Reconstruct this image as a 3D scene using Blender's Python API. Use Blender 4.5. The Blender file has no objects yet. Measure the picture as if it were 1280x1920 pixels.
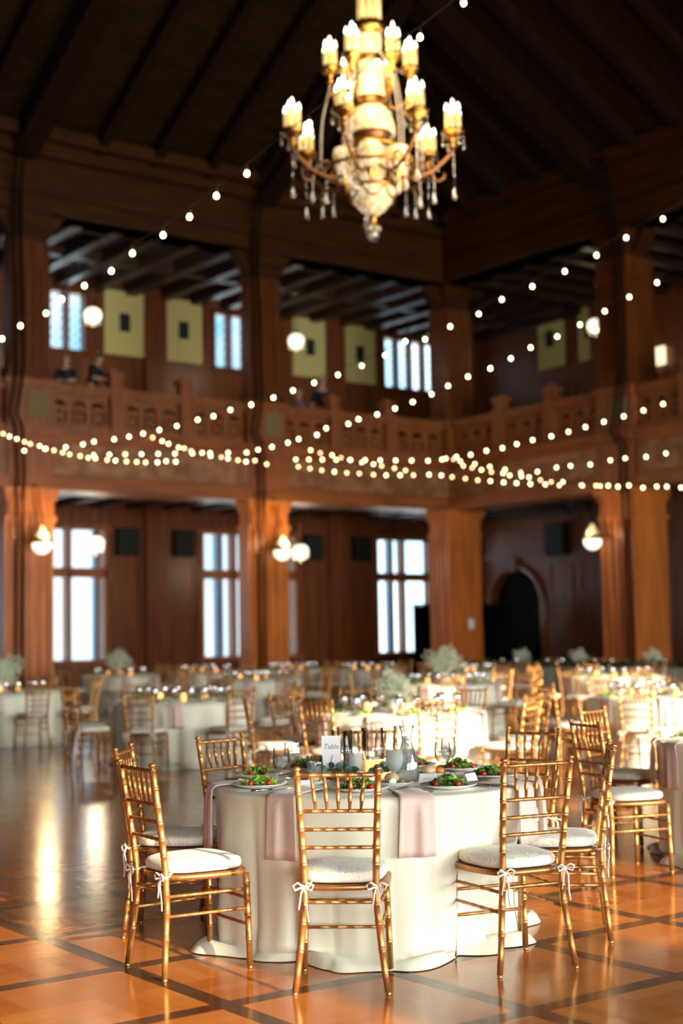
import bpy, math, random
from mathutils import Vector, Matrix
random.seed(11)
scene = bpy.context.scene
COL = scene.collection
PI = math.pi

# ---------------------------------------------------------------- camera
F = 2667.0
ROLL = math.radians(1.0)
PITCH = math.atan(235.0 / F)
EYE = Vector((0, 0, 1.447))
FWD = Vector((0, math.cos(PITCH), math.sin(PITCH)))
_r0 = Vector((1, 0, 0))
_u0 = _r0.cross(FWD)
RIGHT = math.cos(ROLL) * _r0 - math.sin(ROLL) * _u0
UP = math.sin(ROLL) * _r0 + math.cos(ROLL) * _u0
cam_data = bpy.data.cameras.new('camera')
cam = bpy.data.objects.new('camera', cam_data)
COL.objects.link(cam)
cam.matrix_world = Matrix(((RIGHT.x, UP.x, -FWD.x, EYE.x), (RIGHT.y, UP.y, -FWD.y, EYE.y), (RIGHT.z, UP.z, -FWD.z, EYE.z), (0, 0, 0, 1)))
cam_data.sensor_fit = 'VERTICAL'
cam_data.sensor_height = 36
cam_data.sensor_width = 24
cam_data.lens = 50
cam_data.clip_end = 300
cam_data.dof.use_dof = True
cam_data.dof.focus_distance = 6.5
cam_data.dof.aperture_fstop = 1.5
scene.camera = cam

def at(px, py, z):
    """the point at height z that the photo shows at pixel (px, py)"""
    d = (px - 640) / F * RIGHT + (960 - py) / F * UP + FWD
    return EYE + d * ((z - EYE.z) / d.z)

# room axes: the hall stands turned against the view
TH = math.radians(53.2)
UA = Vector((math.sin(TH), math.cos(TH), 0))
VB = Vector((-math.cos(TH), math.sin(TH), 0))
ROT = PI / 2 - TH           # local (a, b) -> world for the left wall
ROTR = ROT - PI / 2         # local (s, t) = (-b, a) for the right wall
def RW(a, b, z=0.0):
    return UA * a + VB * b + Vector((0, 0, z))

# ---------------------------------------------------------------- world, sun, exposure
scene.view_settings.view_transform = 'Standard'
scene.view_settings.look = 'None'
scene.view_settings.exposure = 0.22
scene.view_settings.gamma = 1.0
scene.view_settings.use_curve_mapping = False
try:
    scene.cycles.use_denoising = True
    scene.cycles.sample_clamp_indirect = 6.0
    scene.cycles.max_bounces = 8
    scene.cycles.diffuse_bounces = 4
    scene.cycles.glossy_bounces = 4
    scene.cycles.transmission_bounces = 8
    scene.cycles.transparent_max_bounces = 24
    scene.cycles.caustics_reflective = False
    scene.cycles.caustics_refractive = False
except Exception:
    pass

SKY_SUNNY, SKY_SHADE = 22.0, 1.4
SUN_POWER = 11.0
world = bpy.data.worlds.new('sky')
scene.world = world
world.use_nodes = True
wn, wl = world.node_tree.nodes, world.node_tree.links
wn.clear()
w_out = wn.new('ShaderNodeOutputWorld')
w_bg = wn.new('ShaderNodeBackground')
w_tc = wn.new('ShaderNodeTexCoord')
w_dot = wn.new('ShaderNodeVectorMath'); w_dot.operation = 'DOT_PRODUCT'
w_dot.inputs[1].default_value = tuple(-VB * 0.8 + UA * 0.6)
wl.new(w_tc.outputs['Generated'], w_dot.inputs[0])
w_map = wn.new('ShaderNodeMapRange'); w_map.interpolation_type = 'SMOOTHSTEP'
w_map.inputs['From Min'].default_value = -0.35; w_map.inputs['From Max'].default_value = 0.35
w_map.inputs['To Min'].default_value = SKY_SHADE; w_map.inputs['To Max'].default_value = SKY_SUNNY
wl.new(w_dot.outputs['Value'], w_map.inputs['Value'])
w_mp = wn.new('ShaderNodeMapping'); w_mp.inputs['Scale'].default_value = (9, 9, 2.5)
wl.new(w_tc.outputs['Generated'], w_mp.inputs['Vector'])
w_noise = wn.new('ShaderNodeTexNoise'); w_noise.inputs['Scale'].default_value = 2.2; w_noise.inputs['Detail'].default_value = 3
wl.new(w_mp.outputs['Vector'], w_noise.inputs['Vector'])
w_ramp = wn.new('ShaderNodeValToRGB')
w_ramp.color_ramp.elements[0].position = 0.36; w_ramp.color_ramp.elements[0].color = (0.22, 0.62, 0.90, 1)
w_ramp.color_ramp.elements[1].position = 0.58; w_ramp.color_ramp.elements[1].color = (0.86, 0.97, 1.0, 1)
wl.new(w_noise.outputs['Fac'], w_ramp.inputs['Fac'])
w_mix = wn.new('ShaderNodeMix'); w_mix.data_type = 'RGBA'      # the sunny half of the sky is paler
w_m2 = wn.new('ShaderNodeMapRange'); w_m2.inputs['From Min'].default_value = -0.35; w_m2.inputs['From Max'].default_value = 0.2
wl.new(w_dot.outputs['Value'], w_m2.inputs['Value'])
wl.new(w_m2.outputs['Result'], w_mix.inputs['Factor'])
wl.new(w_ramp.outputs['Color'], w_mix.inputs['A'])
w_mix.inputs['B'].default_value = (0.93, 1.0, 0.98, 1)
wl.new(w_mix.outputs['Result'], w_bg.inputs['Color'])
wl.new(w_map.outputs['Result'], w_bg.inputs['Strength'])
wl.new(w_bg.outputs['Background'], w_out.inputs['Surface'])

sun_el = math.radians(14)
sd = bpy.data.lights.new('sun', 'SUN')
sd.energy = SUN_POWER; sd.angle = math.radians(0.6); sd.color = (1.0, 0.83, 0.58)
sun = bpy.data.objects.new('sun', sd); COL.objects.link(sun)
sun.rotation_euler = Vector((VB.x * math.cos(sun_el), VB.y * math.cos(sun_el), -math.sin(sun_el))).to_track_quat('-Z', 'Y').to_euler()

def portal(a0, a1, z0, z1, b, sign):
    ld = bpy.data.lights.new('daylight', 'AREA'); ld.shape = 'RECTANGLE'
    ld.size = a1 - a0; ld.size_y = z1 - z0
    ld.cycles.is_portal = True
    o = bpy.data.objects.new('daylight', ld); COL.objects.link(o)
    d = VB * sign if sign else -UA
    o.matrix_world = Matrix.Translation(RW((a0 + a1) / 2, b, (z0 + z1) / 2) if sign else RW(33.62, (a0 + a1) / 2, (z0 + z1) / 2)) @ d.to_track_quat('-Z', 'Y').to_matrix().to_4x4()

# openings of the unseen rear wall, shaped to place sun patches and fill: (a0, a1, z0, z1)
REAR_OPEN = [(1.75, 3.5, 0.9, 4.5), (5.2, 6.9, 0.9, 4.2), (7.15, 9.2, 0.9, 5.7), (10.4, 13.4, 0.9, 7.0), (15.0, 18.5, 0.9, 7.8), (19.5, 26.8, 0.9, 4.6), (-7.0, -1.2, 0.9, 4.6)]
REAR_B = -9.0
for w in REAR_OPEN:
    portal(*w, REAR_B - 0.05, 1)
BAY = 6.75
SIDE_OPEN = [(-1.8, 1.8, 0.9, 3.2)]      # along b: unseen opening added to light the front table's right side
for b0, b1, z0, z1 in SIDE_OPEN:
    portal(b0, b1, z0, z1, 0, 0)
PIL = [14.13, 20.88, 27.63]                # gallery bays start at these a
WIN_BAYS = [7.38, 14.13, 20.88, 27.63]
BACK_B = 37.3
for a0 in WIN_BAYS:
    portal(a0 + 1.56, a0 + 5.19, 0.88, 4.72, BACK_B + 0.02, -1)
    portal(a0 + 2.16, a0 + 4.59, 9.87, 11.6, BACK_B + 0.02, -1)

# point lamps: the fixtures' light, and unseen warm fill added near the viewer
def lamp(name, p, power, color=(1.0, 0.72, 0.38), r=0.25):
    ld = bpy.data.lights.new(name, 'POINT'); ld.energy = power; ld.color = color; ld.shadow_soft_size = r
    o = bpy.data.objects.new(name, ld); COL.objects.link(o); o.location = p
    return o

# ---------------------------------------------------------------- materials
def mat(name, base=(0.8, 0.8, 0.8), rough=0.5, metal=0.0, emit=None, es=0.0, spec=None, sheen=0.0, coat=0.0, trans=0.0, ior=None, sss=0.0):
    m = bpy.data.materials.new(name); m.use_nodes = True
    p = m.node_tree.nodes['Principled BSDF']
    p.inputs['Base Color'].default_value = (*base, 1)
    p.inputs['Roughness'].default_value = rough
    p.inputs['Metallic'].default_value = metal
    if spec is not None: p.inputs['Specular IOR Level'].default_value = spec
    if emit: p.inputs['Emission Color'].default_value = (*emit, 1); p.inputs['Emission Strength'].default_value = es
    if sheen: p.inputs['Sheen Weight'].default_value = sheen
    if coat: p.inputs['Coat Weight'].default_value = coat; p.inputs['Coat Roughness'].default_value = 0.1
    if trans: p.inputs['Transmission Weight'].default_value = trans
    if ior: p.inputs['IOR'].default_value = ior
    if sss: p.inputs['Subsurface Weight'].default_value = sss; p.inputs['Subsurface Radius'].default_value = (0.02, 0.015, 0.01)
    return m

def N(m, t, **kw):
    n = m.node_tree.nodes.new(t)
    for k, v in kw.items():
        if hasattr(n, k) and k not in ('Scale',): setattr(n, k, v)
        else: n.inputs[k].default_value = v
    return n
def LK(m, a, b): m.node_tree.links.new(a, b)
def PB(m): return m.node_tree.nodes['Principled BSDF']

def ramp(m, fac, c0, c1, p0=0.35, p1=0.65):
    r = N(m, 'ShaderNodeValToRGB')
    r.color_ramp.elements[0].position = p0; r.color_ramp.elements[0].color = (*c0, 1)
    r.color_ramp.elements[1].position = p1; r.color_ramp.elements[1].color = (*c1, 1)
    LK(m, fac, r.inputs['Fac'])
    return r.outputs['Color']

def bump(m, height, strength=0.2, dist=0.01):
    b = N(m, 'ShaderNodeBump'); b.inputs['Strength'].default_value = strength; b.inputs['Distance'].default_value = dist
    LK(m, height, b.inputs['Height']); LK(m, b.outputs['Normal'], PB(m).inputs['Normal'])

def noise(m, scale, stretch=(1, 1, 1), detail=4.0, coord='Object'):
    tc = N(m, 'ShaderNodeTexCoord'); mp = N(m, 'ShaderNodeMapping'); mp.inputs['Scale'].default_value = stretch
    LK(m, tc.outputs[coord], mp.inputs['Vector'])
    n = N(m, 'ShaderNodeTexNoise'); n.inputs['Scale'].default_value = scale; n.inputs['Detail'].default_value = detail
    LK(m, mp.outputs['Vector'], n.inputs['Vector'])
    return n.outputs['Fac']

def wood(name, c0, c1, rough=0.38, stretch=(1.2, 1.2, 0.12), spec=0.5):
    m = mat(name, c1, rough, spec=spec)
    f = noise(m, 6.0, stretch, 6.0)
    LK(m, ramp(m, f, c0, c1), PB(m).inputs['Base Color'])
    bump(m, f, 0.15, 0.02)
    return m

M = {}
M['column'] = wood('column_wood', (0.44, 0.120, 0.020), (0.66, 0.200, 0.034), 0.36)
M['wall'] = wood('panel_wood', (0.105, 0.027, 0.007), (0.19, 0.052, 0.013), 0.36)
M['upper'] = wood('dimmed_upper_wood', (0.085, 0.022, 0.005), (0.145, 0.040, 0.009), 0.38, spec=0.2)  # colour darkened so the upper storey looks less lit than the shafts below
M['upbeam'] = wood('dimmed_cornice_wood', (0.036, 0.0105, 0.0022), (0.064, 0.020, 0.004), 0.55, (0.15, 1.2, 1.2), 0.12)  # dimmer light up here is put into the colour too
M['rail'] = wood('balustrade_wood', (0.20, 0.056, 0.014), (0.30, 0.093, 0.025), 0.4)
M['beam'] = wood('beam_wood', (0.20, 0.053, 0.009), (0.32, 0.093, 0.017), 0.42, (0.15, 1.2, 1.2))
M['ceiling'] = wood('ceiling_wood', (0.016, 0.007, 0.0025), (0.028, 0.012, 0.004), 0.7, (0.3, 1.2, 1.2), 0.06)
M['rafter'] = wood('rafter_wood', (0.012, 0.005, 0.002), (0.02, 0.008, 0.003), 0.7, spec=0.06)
M['gceil'] = wood('gallery_ceiling_wood', (0.030, 0.015, 0.010), (0.05, 0.024, 0.016), 0.4, spec=0.28)
M['dark'] = mat('black_cloth', (0.003, 0.003, 0.005), 0.9, spec=0.05)
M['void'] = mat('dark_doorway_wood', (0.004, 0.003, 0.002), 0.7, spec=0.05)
M['cable'] = mat('cable_rubber', (0.006, 0.004, 0.003), 0.7, spec=0.08)
M['grille'] = mat('grille_cloth', (0.007, 0.009, 0.010), 0.8)
M['cream'] = mat('cream_panel_cloth', (0.60, 0.52, 0.20), 0.85)
M['carve'] = mat('carved_panel', (0.20, 0.13, 0.05), 0.6)
bump(M['carve'], noise(M['carve'], 30.0, detail=2), 0.8, 0.03)
M['frieze'] = mat('carved_frieze', (0.27, 0.11, 0.042), 0.5)
_f = noise(M['frieze'], 2.6, (1, 1, 1), 3)
LK(M['frieze'], ramp(M['frieze'], _f, (0.20, 0.075, 0.028), (0.34, 0.15, 0.062), 0.4, 0.62), PB(M['frieze']).inputs['Base Color'])
bump(M['frieze'], _f, 0.7, 0.06)
M['stone'] = mat('pale_pier_stone', (0.22, 0.36, 0.52), 0.8)

# floor: oak parquet squares framed by dark strips
m = mat('parquet', (0.5, 0.2, 0.05), 0.2); M['floor'] = m
tc = N(m, 'ShaderNodeTexCoord'); sep = N(m, 'ShaderNodeSeparateXYZ'); LK(m, tc.outputs['Object'], sep.inputs[0])
def mth(op, a, b=None, c=None):
    n = N(m, 'ShaderNodeMath'); n.operation = op
    for i, v in enumerate((a, b, c)):
        if v is None: continue
        if isinstance(v, (int, float)): n.inputs[i].default_value = v
        else: LK(m, v, n.inputs[i])
    return n.outputs[0]
CELL = 0.85
ua_ = mth('DIVIDE', mth('SUBTRACT', sep.outputs[0], 3.08), CELL)
vb_ = mth('DIVIDE', mth('SUBTRACT', sep.outputs[1], 4.09), CELL)
fu, fv = mth('FRACT', ua_), mth('FRACT', vb_)
def edge(f): return mth('GREATER_THAN', mth('ABSOLUTE', mth('SUBTRACT', f, 0.5)), 0.446)
strip = mth('MAXIMUM', edge(fu), edge(fv))
iu, iv = mth('FLOOR', mth('MULTIPLY', ua_, 2)), mth('FLOOR', mth('MULTIPLY', vb_, 2))
par = mth('MODULO', mth('ABSOLUTE', mth('ADD', iu, iv)), 2)
pl_u, pl_v = mth('MULTIPLY', ua_, 12), mth('MULTIPLY', vb_, 12)
plank = mth('ADD', mth('MULTIPLY', pl_u, par), mth('MULTIPLY', pl_v, mth('SUBTRACT', 1, par)))
pid = mth('ADD', mth('ADD', mth('FLOOR', plank), mth('MULTIPLY', iu, 17.3)), mth('MULTIPLY', iv, 31.7))
wnz = N(m, 'ShaderNodeTexWhiteNoise'); wnz.noise_dimensions = '1D'; LK(m, pid, wnz.inputs['W'])
bid = mth('ADD', mth('MULTIPLY', iu, 5.13), mth('MULTIPLY', iv, 9.77))
wnb = N(m, 'ShaderNodeTexWhiteNoise'); wnb.noise_dimensions = '1D'; LK(m, bid, wnb.inputs['W'])
tone = mth('ADD', mth('MULTIPLY', wnz.outputs['Value'], 0.35), mth('MULTIPLY', wnb.outputs['Value'], 0.65))
grain = noise(m, 9.0, (1, 1, 1), 5)
tone2 = mth('ADD', mth('MULTIPLY', tone, 0.75), mth('MULTIPLY', grain, 0.25))
oak = ramp(m, tone2, (0.33, 0.072, 0.008), (0.58, 0.190, 0.030), 0.15, 0.85)
mixn = N(m, 'ShaderNodeMix'); mixn.data_type = 'RGBA'
LK(m, strip, mixn.inputs['Factor']); LK(m, oak, mixn.inputs['A']); mixn.inputs['B'].default_value = (0.075, 0.024, 0.008, 1)
LK(m, mixn.outputs['Result'], PB(m).inputs['Base Color'])
crack = mth('LESS_THAN', mth('FRACT', plank), 0.05)
hgt = mth('SUBTRACT', mth('ADD', mth('MULTIPLY', wnz.outputs['Value'], 0.4), mth('MULTIPLY', grain, 0.6)), mth('MULTIPLY', crack, 0.3))
bump(m, hgt, 0.10, 0.012)
LK(m, mth('ADD', mth('MULTIPLY', grain, 0.10), 0.11), PB(m).inputs['Roughness'])

# chairs and table linen
m = mat('gold_paint', (0.55, 0.28, 0.08), 0.34, 0.72); M['gold'] = m
_f = noise(m, 60.0, (1, 1, 1), 3)
LK(m, ramp(m, _f, (0.44, 0.20, 0.058), (0.54, 0.26, 0.080)), PB(m).inputs['Base Color'])
m = mat('ivory_brocade', (0.80, 0.75, 0.64), 0.65, sheen=0.2); M['cushion'] = m
tc = N(m, 'ShaderNodeTexCoord')
nz = N(m, 'ShaderNodeTexNoise'); nz.inputs['Scale'].default_value = 9; nz.inputs['Detail'].default_value = 1.5; nz.inputs['Distortion'].default_value = 2.2
LK(m, tc.outputs['Object'], nz.inputs['Vector'])
mm = N(m, 'ShaderNodeMath'); mm.operation = 'PINGPONG'; mm.inputs[1].default_value = 0.055; LK(m, nz.outputs['Fac'], mm.inputs[0])
LK(m, ramp(m, mm.outputs[0], (0.60, 0.47, 0.31), (0.84, 0.79, 0.68), 0.004, 0.014), PB(m).inputs['Base Color'])
bump(m, mm.outputs[0], 0.3, 0.02)
M['ribbon'] = mat('ivory_ribbon', (0.85, 0.80, 0.70), 0.6)
m = mat('ivory_satin', (0.85, 0.80, 0.62), 0.38, sheen=0.2); M['cloth'] = m
bump(m, noise(m, 14.0, (1, 1, 0.25), 2), 0.06, 0.02)
M['greycloth'] = mat('pale_sage_linen', (0.42, 0.42, 0.34), 0.7)
M['napkin'] = mat('dusty_pink_satin', (0.68, 0.49, 0.42), 0.45, sheen=0.3)
M['wood_top'] = mat('plywood', (0.4, 0.28, 0.15), 0.6)

# tableware
M['china'] = mat('white_china', (0.84, 0.84, 0.82), 0.12)
M['silver'] = mat('polished_steel', (0.62, 0.60, 0.57), 0.16, 1.0)
def glassy(name, tint=(0.97, 0.98, 0.98), opacity=0.10, gloss=0.9, edge_=0.35):
    m = bpy.data.materials.new(name); m.use_nodes = True
    nt = m.node_tree; nt.nodes.remove(nt.nodes['Principled BSDF'])
    out = nt.nodes['Material Output']
    tr = N(m, 'ShaderNodeBsdfTransparent')
    gl = N(m, 'ShaderNodeBsdfGlossy'); gl.inputs['Roughness'].default_value = 0.03; gl.inputs['Color'].default_value = (gloss, gloss, gloss, 1)
    l0 = N(m, 'ShaderNodeLayerWeight'); l0.inputs['Blend'].default_value = 0.5
    lw = N(m, 'ShaderNodeMath'); lw.operation = 'POWER'; lw.inputs[1].default_value = 3.0; LK(m, l0.outputs['Facing'], lw.inputs[0])
    ad = N(m, 'ShaderNodeMath'); ad.operation = 'ADD'; ad.use_clamp = True; ad.inputs[1].default_value = opacity
    LK(m, lw.outputs[0], ad.inputs[0])
    LK(m, ramp(m, l0.outputs['Facing'], tint, tuple(c * edge_ for c in tint), 0.45, 0.97), tr.inputs['Color'])
    mx = N(m, 'ShaderNodeMixShader'); LK(m, ad.outputs[0], mx.inputs[0]); LK(m, tr.outputs[0], mx.inputs[1]); LK(m, gl.outputs[0], mx.inputs[2])
    LK(m, mx.outputs[0], out.inputs['Surface'])
    return m
M['thinglass'] = glassy('thin_glass', opacity=0.06, edge_=0.07)
M['farglass'] = glassy('table_glass', (0.93, 0.95, 0.97), 0.32, 1.0)
M['pane'] = glassy('window_pane', (0.96, 0.98, 1.0), 0.0, 0.5, 0.9)
M['glass'] = mat('cut_glass', (1, 1, 1), 0.02, trans=1.0, ior=1.45)
def cloudy(name, col, share):
    m = bpy.data.materials.new(name); m.use_nodes = True; nt = m.node_tree; nt.nodes.remove(nt.nodes['Principled BSDF'])
    tr = N(m, 'ShaderNodeBsdfTransparent'); tr.inputs['Color'].default_value = (0.93, 0.95, 0.95, 1)
    df = N(m, 'ShaderNodeBsdfDiffuse'); df.inputs['Color'].default_value = (*col, 1)
    tl = N(m, 'ShaderNodeBsdfTranslucent'); tl.inputs['Color'].default_value = (*col, 1)
    gl = N(m, 'ShaderNodeBsdfGlossy'); gl.inputs['Roughness'].default_value = 0.08
    a = N(m, 'ShaderNodeMixShader'); LK(m, df.outputs[0], a.inputs[1]); LK(m, tl.outputs[0], a.inputs[2])
    b = N(m, 'ShaderNodeMixShader'); b.inputs[0].default_value = share; LK(m, tr.outputs[0], b.inputs[1]); LK(m, a.outputs[0], b.inputs[2])
    l0 = N(m, 'ShaderNodeLayerWeight'); l0.inputs['Blend'].default_value = 0.5
    fr = N(m, 'ShaderNodeMath'); fr.operation = 'POWER'; fr.inputs[1].default_value = 5.0; LK(m, l0.outputs['Facing'], fr.inputs[0])
    c = N(m, 'ShaderNodeMixShader'); LK(m, fr.outputs[0], c.inputs[0]); LK(m, b.outputs[0], c.inputs[1]); LK(m, gl.outputs[0], c.inputs[2])
    LK(m, c.outputs[0], nt.nodes['Material Output'].inputs['Surface'])
    return m
M['water'] = cloudy('iced_water', (0.70, 0.74, 0.72), 0.22)
M['frost'] = cloudy('frosted_glass', (0.80, 0.80, 0.76), 0.36)
M['ice'] = cloudy('ice', (0.92, 0.94, 0.94), 0.35)
M['wax'] = mat('white_wax', (0.86, 0.84, 0.78), 0.5, sss=0.3)
M['flame'] = mat('flame', (1, 0.7, 0.3), 0.5, emit=(1.0, 0.62, 0.22), es=16)
M['glow'] = mat('lit_votive_glass', (0.9, 0.5, 0.2), 0.3, emit=(1.0, 0.45, 0.14), es=1.6)
M['card'] = mat('white_card', (0.80, 0.80, 0.79), 0.7)
M['ink'] = mat('grey_ink', (0.16, 0.15, 0.13), 0.6)
M['walnut'] = mat('dark_walnut', (0.06, 0.03, 0.015), 0.5)
def leafy(name, c0, c1, sc=20.0, r=0.5):
    m = mat(name, c1, r); LK(m, ramp(m, noise(m, sc, detail=2), c0, c1, 0.3, 0.7), PB(m).inputs['Base Color']); return m
M['lettuce'] = leafy('green_lettuce', (0.09, 0.24, 0.015), (0.42, 0.56, 0.09), 28)
M['darkleaf'] = leafy('dark_salad_leaf', (0.05, 0.07, 0.016), (0.15, 0.28, 0.04), 30)
M['eucalyptus'] = leafy('eucalyptus', (0.035, 0.07, 0.05), (0.09, 0.15, 0.11), 12)
M['tomato'] = mat('tomato_skin', (0.62, 0.02, 0.012), 0.18)
M['bread'] = leafy('bread_crust', (0.50, 0.30, 0.12), (0.78, 0.62, 0.36), 14)
M['orange'] = mat('orange_cheese', (0.80, 0.27, 0.04), 0.45)
M['petal'] = mat('white_petal', (0.84, 0.86, 0.76), 0.7)
M['breath'] = mat('small_white_blossom', (0.74, 0.80, 0.60), 0.8)
M['stem'] = leafy('green_stem', (0.10, 0.16, 0.05), (0.25, 0.34, 0.12), 10)
M['garland'] = leafy('garland_leaf', (0.03, 0.06, 0.02), (0.10, 0.16, 0.06), 8)

# lamps
M['bulb'] = mat('lit_bulb', (1, 0.8, 0.5), 0.3, emit=(1.0, 0.80, 0.40), es=15)
M['bulbwarm'] = mat('lit_amber_bulb', (1, 0.7, 0.4), 0.3, emit=(1.0, 0.62, 0.30), es=11)
M['socket'] = mat('bulb_socket', (0.05, 0.015, 0.008), 0.4)
M['cord'] = mat('black_cord', (0.01, 0.009, 0.008), 0.6)
M['brass'] = mat('aged_brass', (0.42, 0.22, 0.045), 0.3, 1.0)
M['bronze'] = mat('dark_bronze', (0.20, 0.09, 0.03), 0.35, 0.8)
M['candletube'] = mat('lit_candle_sleeve', (0.8, 0.6, 0.25), 0.3, emit=(0.85, 0.60, 0.20), es=0.42)
M['candletip'] = mat('lit_candle_bulb', (1, 0.95, 0.8), 0.3, emit=(1.0, 0.93, 0.70), es=5)
m = mat('lit_bead_glass', (0.7, 0.55, 0.3), 0.25, emit=(1, 0.85, 0.5), es=0.75); M['beads'] = m
tc = N(m, 'ShaderNodeTexCoord'); vo = N(m, 'ShaderNodeTexVoronoi'); vo.inputs['Scale'].default_value = 15
mp = N(m, 'ShaderNodeMapping'); mp.inputs['Scale'].default_value = (1, 1, 0.7)
LK(m, tc.outputs['Object'], mp.inputs['Vector']); LK(m, mp.outputs['Vector'], vo.inputs['Vector'])
LK(m, ramp(m, vo.outputs['Distance'], (1.0, 0.92, 0.66), (0.26, 0.14, 0.03), 0.08, 0.62), PB(m).inputs['Emission Color'])
M['crystal'] = glassy('crystal', (0.96, 0.93, 0.88), 0.22, 1.0)
M['globe'] = mat('lit_opal_globe', (1, 0.95, 0.85), 0.3, emit=(1.0, 0.91, 0.66), es=1.5)
M['walllamp'] = mat('lit_wall_lamp_shade', (1, 0.9, 0.7), 0.4, emit=(1.0, 0.85, 0.5), es=1.3)

# people
M['skin'] = mat('skin', (0.55, 0.30, 0.20), 0.5, sss=0.1)
M['hair_dark'] = mat('dark_hair', (0.02, 0.014, 0.01), 0.5)
M['hair_grey'] = mat('grey_hair', (0.25, 0.24, 0.24), 0.5)
M['shirt_black'] = mat('black_shirt_cloth', (0.008, 0.009, 0.012), 0.8)
M['shirt_navy'] = mat('navy_shirt_cloth', (0.012, 0.014, 0.03), 0.8)
M['shirt_mauve'] = mat('mauve_dress_cloth', (0.16, 0.10, 0.12), 0.8)
M['trousers'] = mat('dark_trouser_cloth', (0.012, 0.012, 0.014), 0.85)
M['eye'] = mat('eye', (0.03, 0.02, 0.02), 0.3)
M['lips'] = mat('lips', (0.40, 0.14, 0.11), 0.5)

# ---------------------------------------------------------------- mesh helpers
class MB:
    """collects shapes and links them as ONE mesh object"""
    def __init__(s): s.v = []; s.f = []; s.sm = []
    def add(s, vs, fs, smooth=True, M4=None):
        o = len(s.v)
        s.v += [tuple(M4 @ Vector(p)) if M4 else tuple(p) for p in vs]
        for f in fs: s.f.append(tuple(i + o for i in f)); s.sm.append(smooth)
        return s
    def box(s, x0, x1, y0, y1, z0, z1, M4=None, ch=0.0):
        if ch <= 0:
            vs = [(x, y, z) for z in (z0, z1) for y in (y0, y1) for x in (x0, x1)]
            return s.add(vs, [(0, 2, 3, 1), (4, 5, 7, 6), (0, 1, 5, 4), (2, 6, 7, 3), (0, 4, 6, 2), (1, 3, 7, 5)], False, M4)
        return s.prism([(x0 + ch, y0), (x1 - ch, y0), (x1, y0 + ch), (x1, y1 - ch), (x1 - ch, y1), (x0 + ch, y1), (x0, y1 - ch), (x0, y0 + ch)], z0, z1, M4)
    def prism(s, poly, z0, z1, M4=None, smooth=False):
        n = len(poly)
        vs = [(x, y, z0) for x, y in poly] + [(x, y, z1) for x, y in poly]
        fs = [tuple(reversed(range(n))), tuple(range(n, 2 * n))]
        s.add(vs, fs, False, M4)
        o = len(s.v) - 2 * n
        for i in range(n): s.f.append((o + i, o + (i + 1) % n, o + n + (i + 1) % n, o + n + i)); s.sm.append(smooth)
        return s
    def lathe(s, prof, n=16, M4=None, caps=True, smooth=True):
        vs, fs = [], []
        for r, z in prof:
            for i in range(n): vs.append((r * math.cos(2 * PI * i / n), r * math.sin(2 * PI * i / n), z))
        k = len(prof)
        for j in range(k - 1):
            for i in range(n): fs.append((j * n + i, j * n + (i + 1) % n, (j + 1) * n + (i + 1) % n, (j + 1) * n + i))
        if caps:
            if prof[0][0] > 1e-5: fs.append(tuple(reversed(range(n))))
            if prof[-1][0] > 1e-5: fs.append(tuple((k - 1) * n + i for i in range(n)))
        return s.add(vs, fs, smooth, M4)
    def tube(s, pts, r, n=8, caps=True, M4=None, closed=False, flat=None):
        P = [Vector(p) for p in pts]; k = len(P)
        rr = r if isinstance(r, (list, tuple)) else [r] * k
        vs, fs = [], []
        ref = None
        for i in range(k):
            if closed: t = P[(i + 1) % k] - P[i - 1]
            else: t = P[min(i + 1, k - 1)] - P[max(i - 1, 0)]
            if t.length < 1e-9: t = Vector((0, 0, 1))
            t.normalize()
            if ref is None:
                ref = Vector((0, 0, 1)) if abs(t.z) < 0.9 else Vector((1, 0, 0))
            u = ref - t * ref.dot(t)
            if u.length < 1e-6: u = t.orthogonal()
            u.normalize(); w = t.cross(u); ref = u
            for j in range(n):
                a = 2 * PI * j / n
                vs.append(P[i] + (u * math.cos(a) + w * math.sin(a) * (flat or 1.0)) * rr[i])
        for i in range(k if closed else k - 1):
            for j in range(n):
                fs.append((i * n + j, i * n + (j + 1) % n, ((i + 1) % k) * n + (j + 1) % n, ((i + 1) % k) * n + j))
        if caps and not closed:
            fs.append(tuple(reversed(range(n)))); fs.append(tuple((k - 1) * n + j for j in range(n)))
        return s.add(vs, fs, True, M4)
    def grid(s, fn, nu, nv, wrap=False, M4=None, smooth=True):
        vs = [fn(i / (nu if wrap else nu - 1), j / (nv - 1)) for j in range(nv) for i in range(nu)]
        fs = []
        for j in range(nv - 1):
            for i in range(nu if wrap else nu - 1):
                fs.append((j * nu + i, j * nu + (i + 1) % nu, (j + 1) * nu + (i + 1) % nu, (j + 1) * nu + i))
        return s.add(vs, fs, smooth, M4)
    def ball(s, c, r, n=10, k=7, sc=(1, 1, 1), M4=None):
        T = Matrix.Translation(c) @ Matrix.Diagonal((sc[0], sc[1], sc[2], 1))
        if M4: T = M4 @ T
        return s.lathe([(r * math.sin(PI * j / (k - 1)) + (0 if 0 < j < k - 1 else 0), -r * math.cos(PI * j / (k - 1))) for j in range(k)], n, T, caps=False)
    def mesh(s, name, material):
        me = bpy.data.meshes.new(name)
        me.from_pydata(s.v, [], s.f); me.polygons.foreach_set('use_smooth', s.sm)
        for mm_ in (material if isinstance(material, (list, tuple)) else [material]): me.materials.append(mm_)
        me.update()
        return me
    def obj(s, name, material, parent=None, label=None):
        o = bpy.data.objects.new(name, s.mesh(name, material)); COL.objects.link(o)
        if parent: o.parent = parent
        if label: o['label'] = label
        return o

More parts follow.
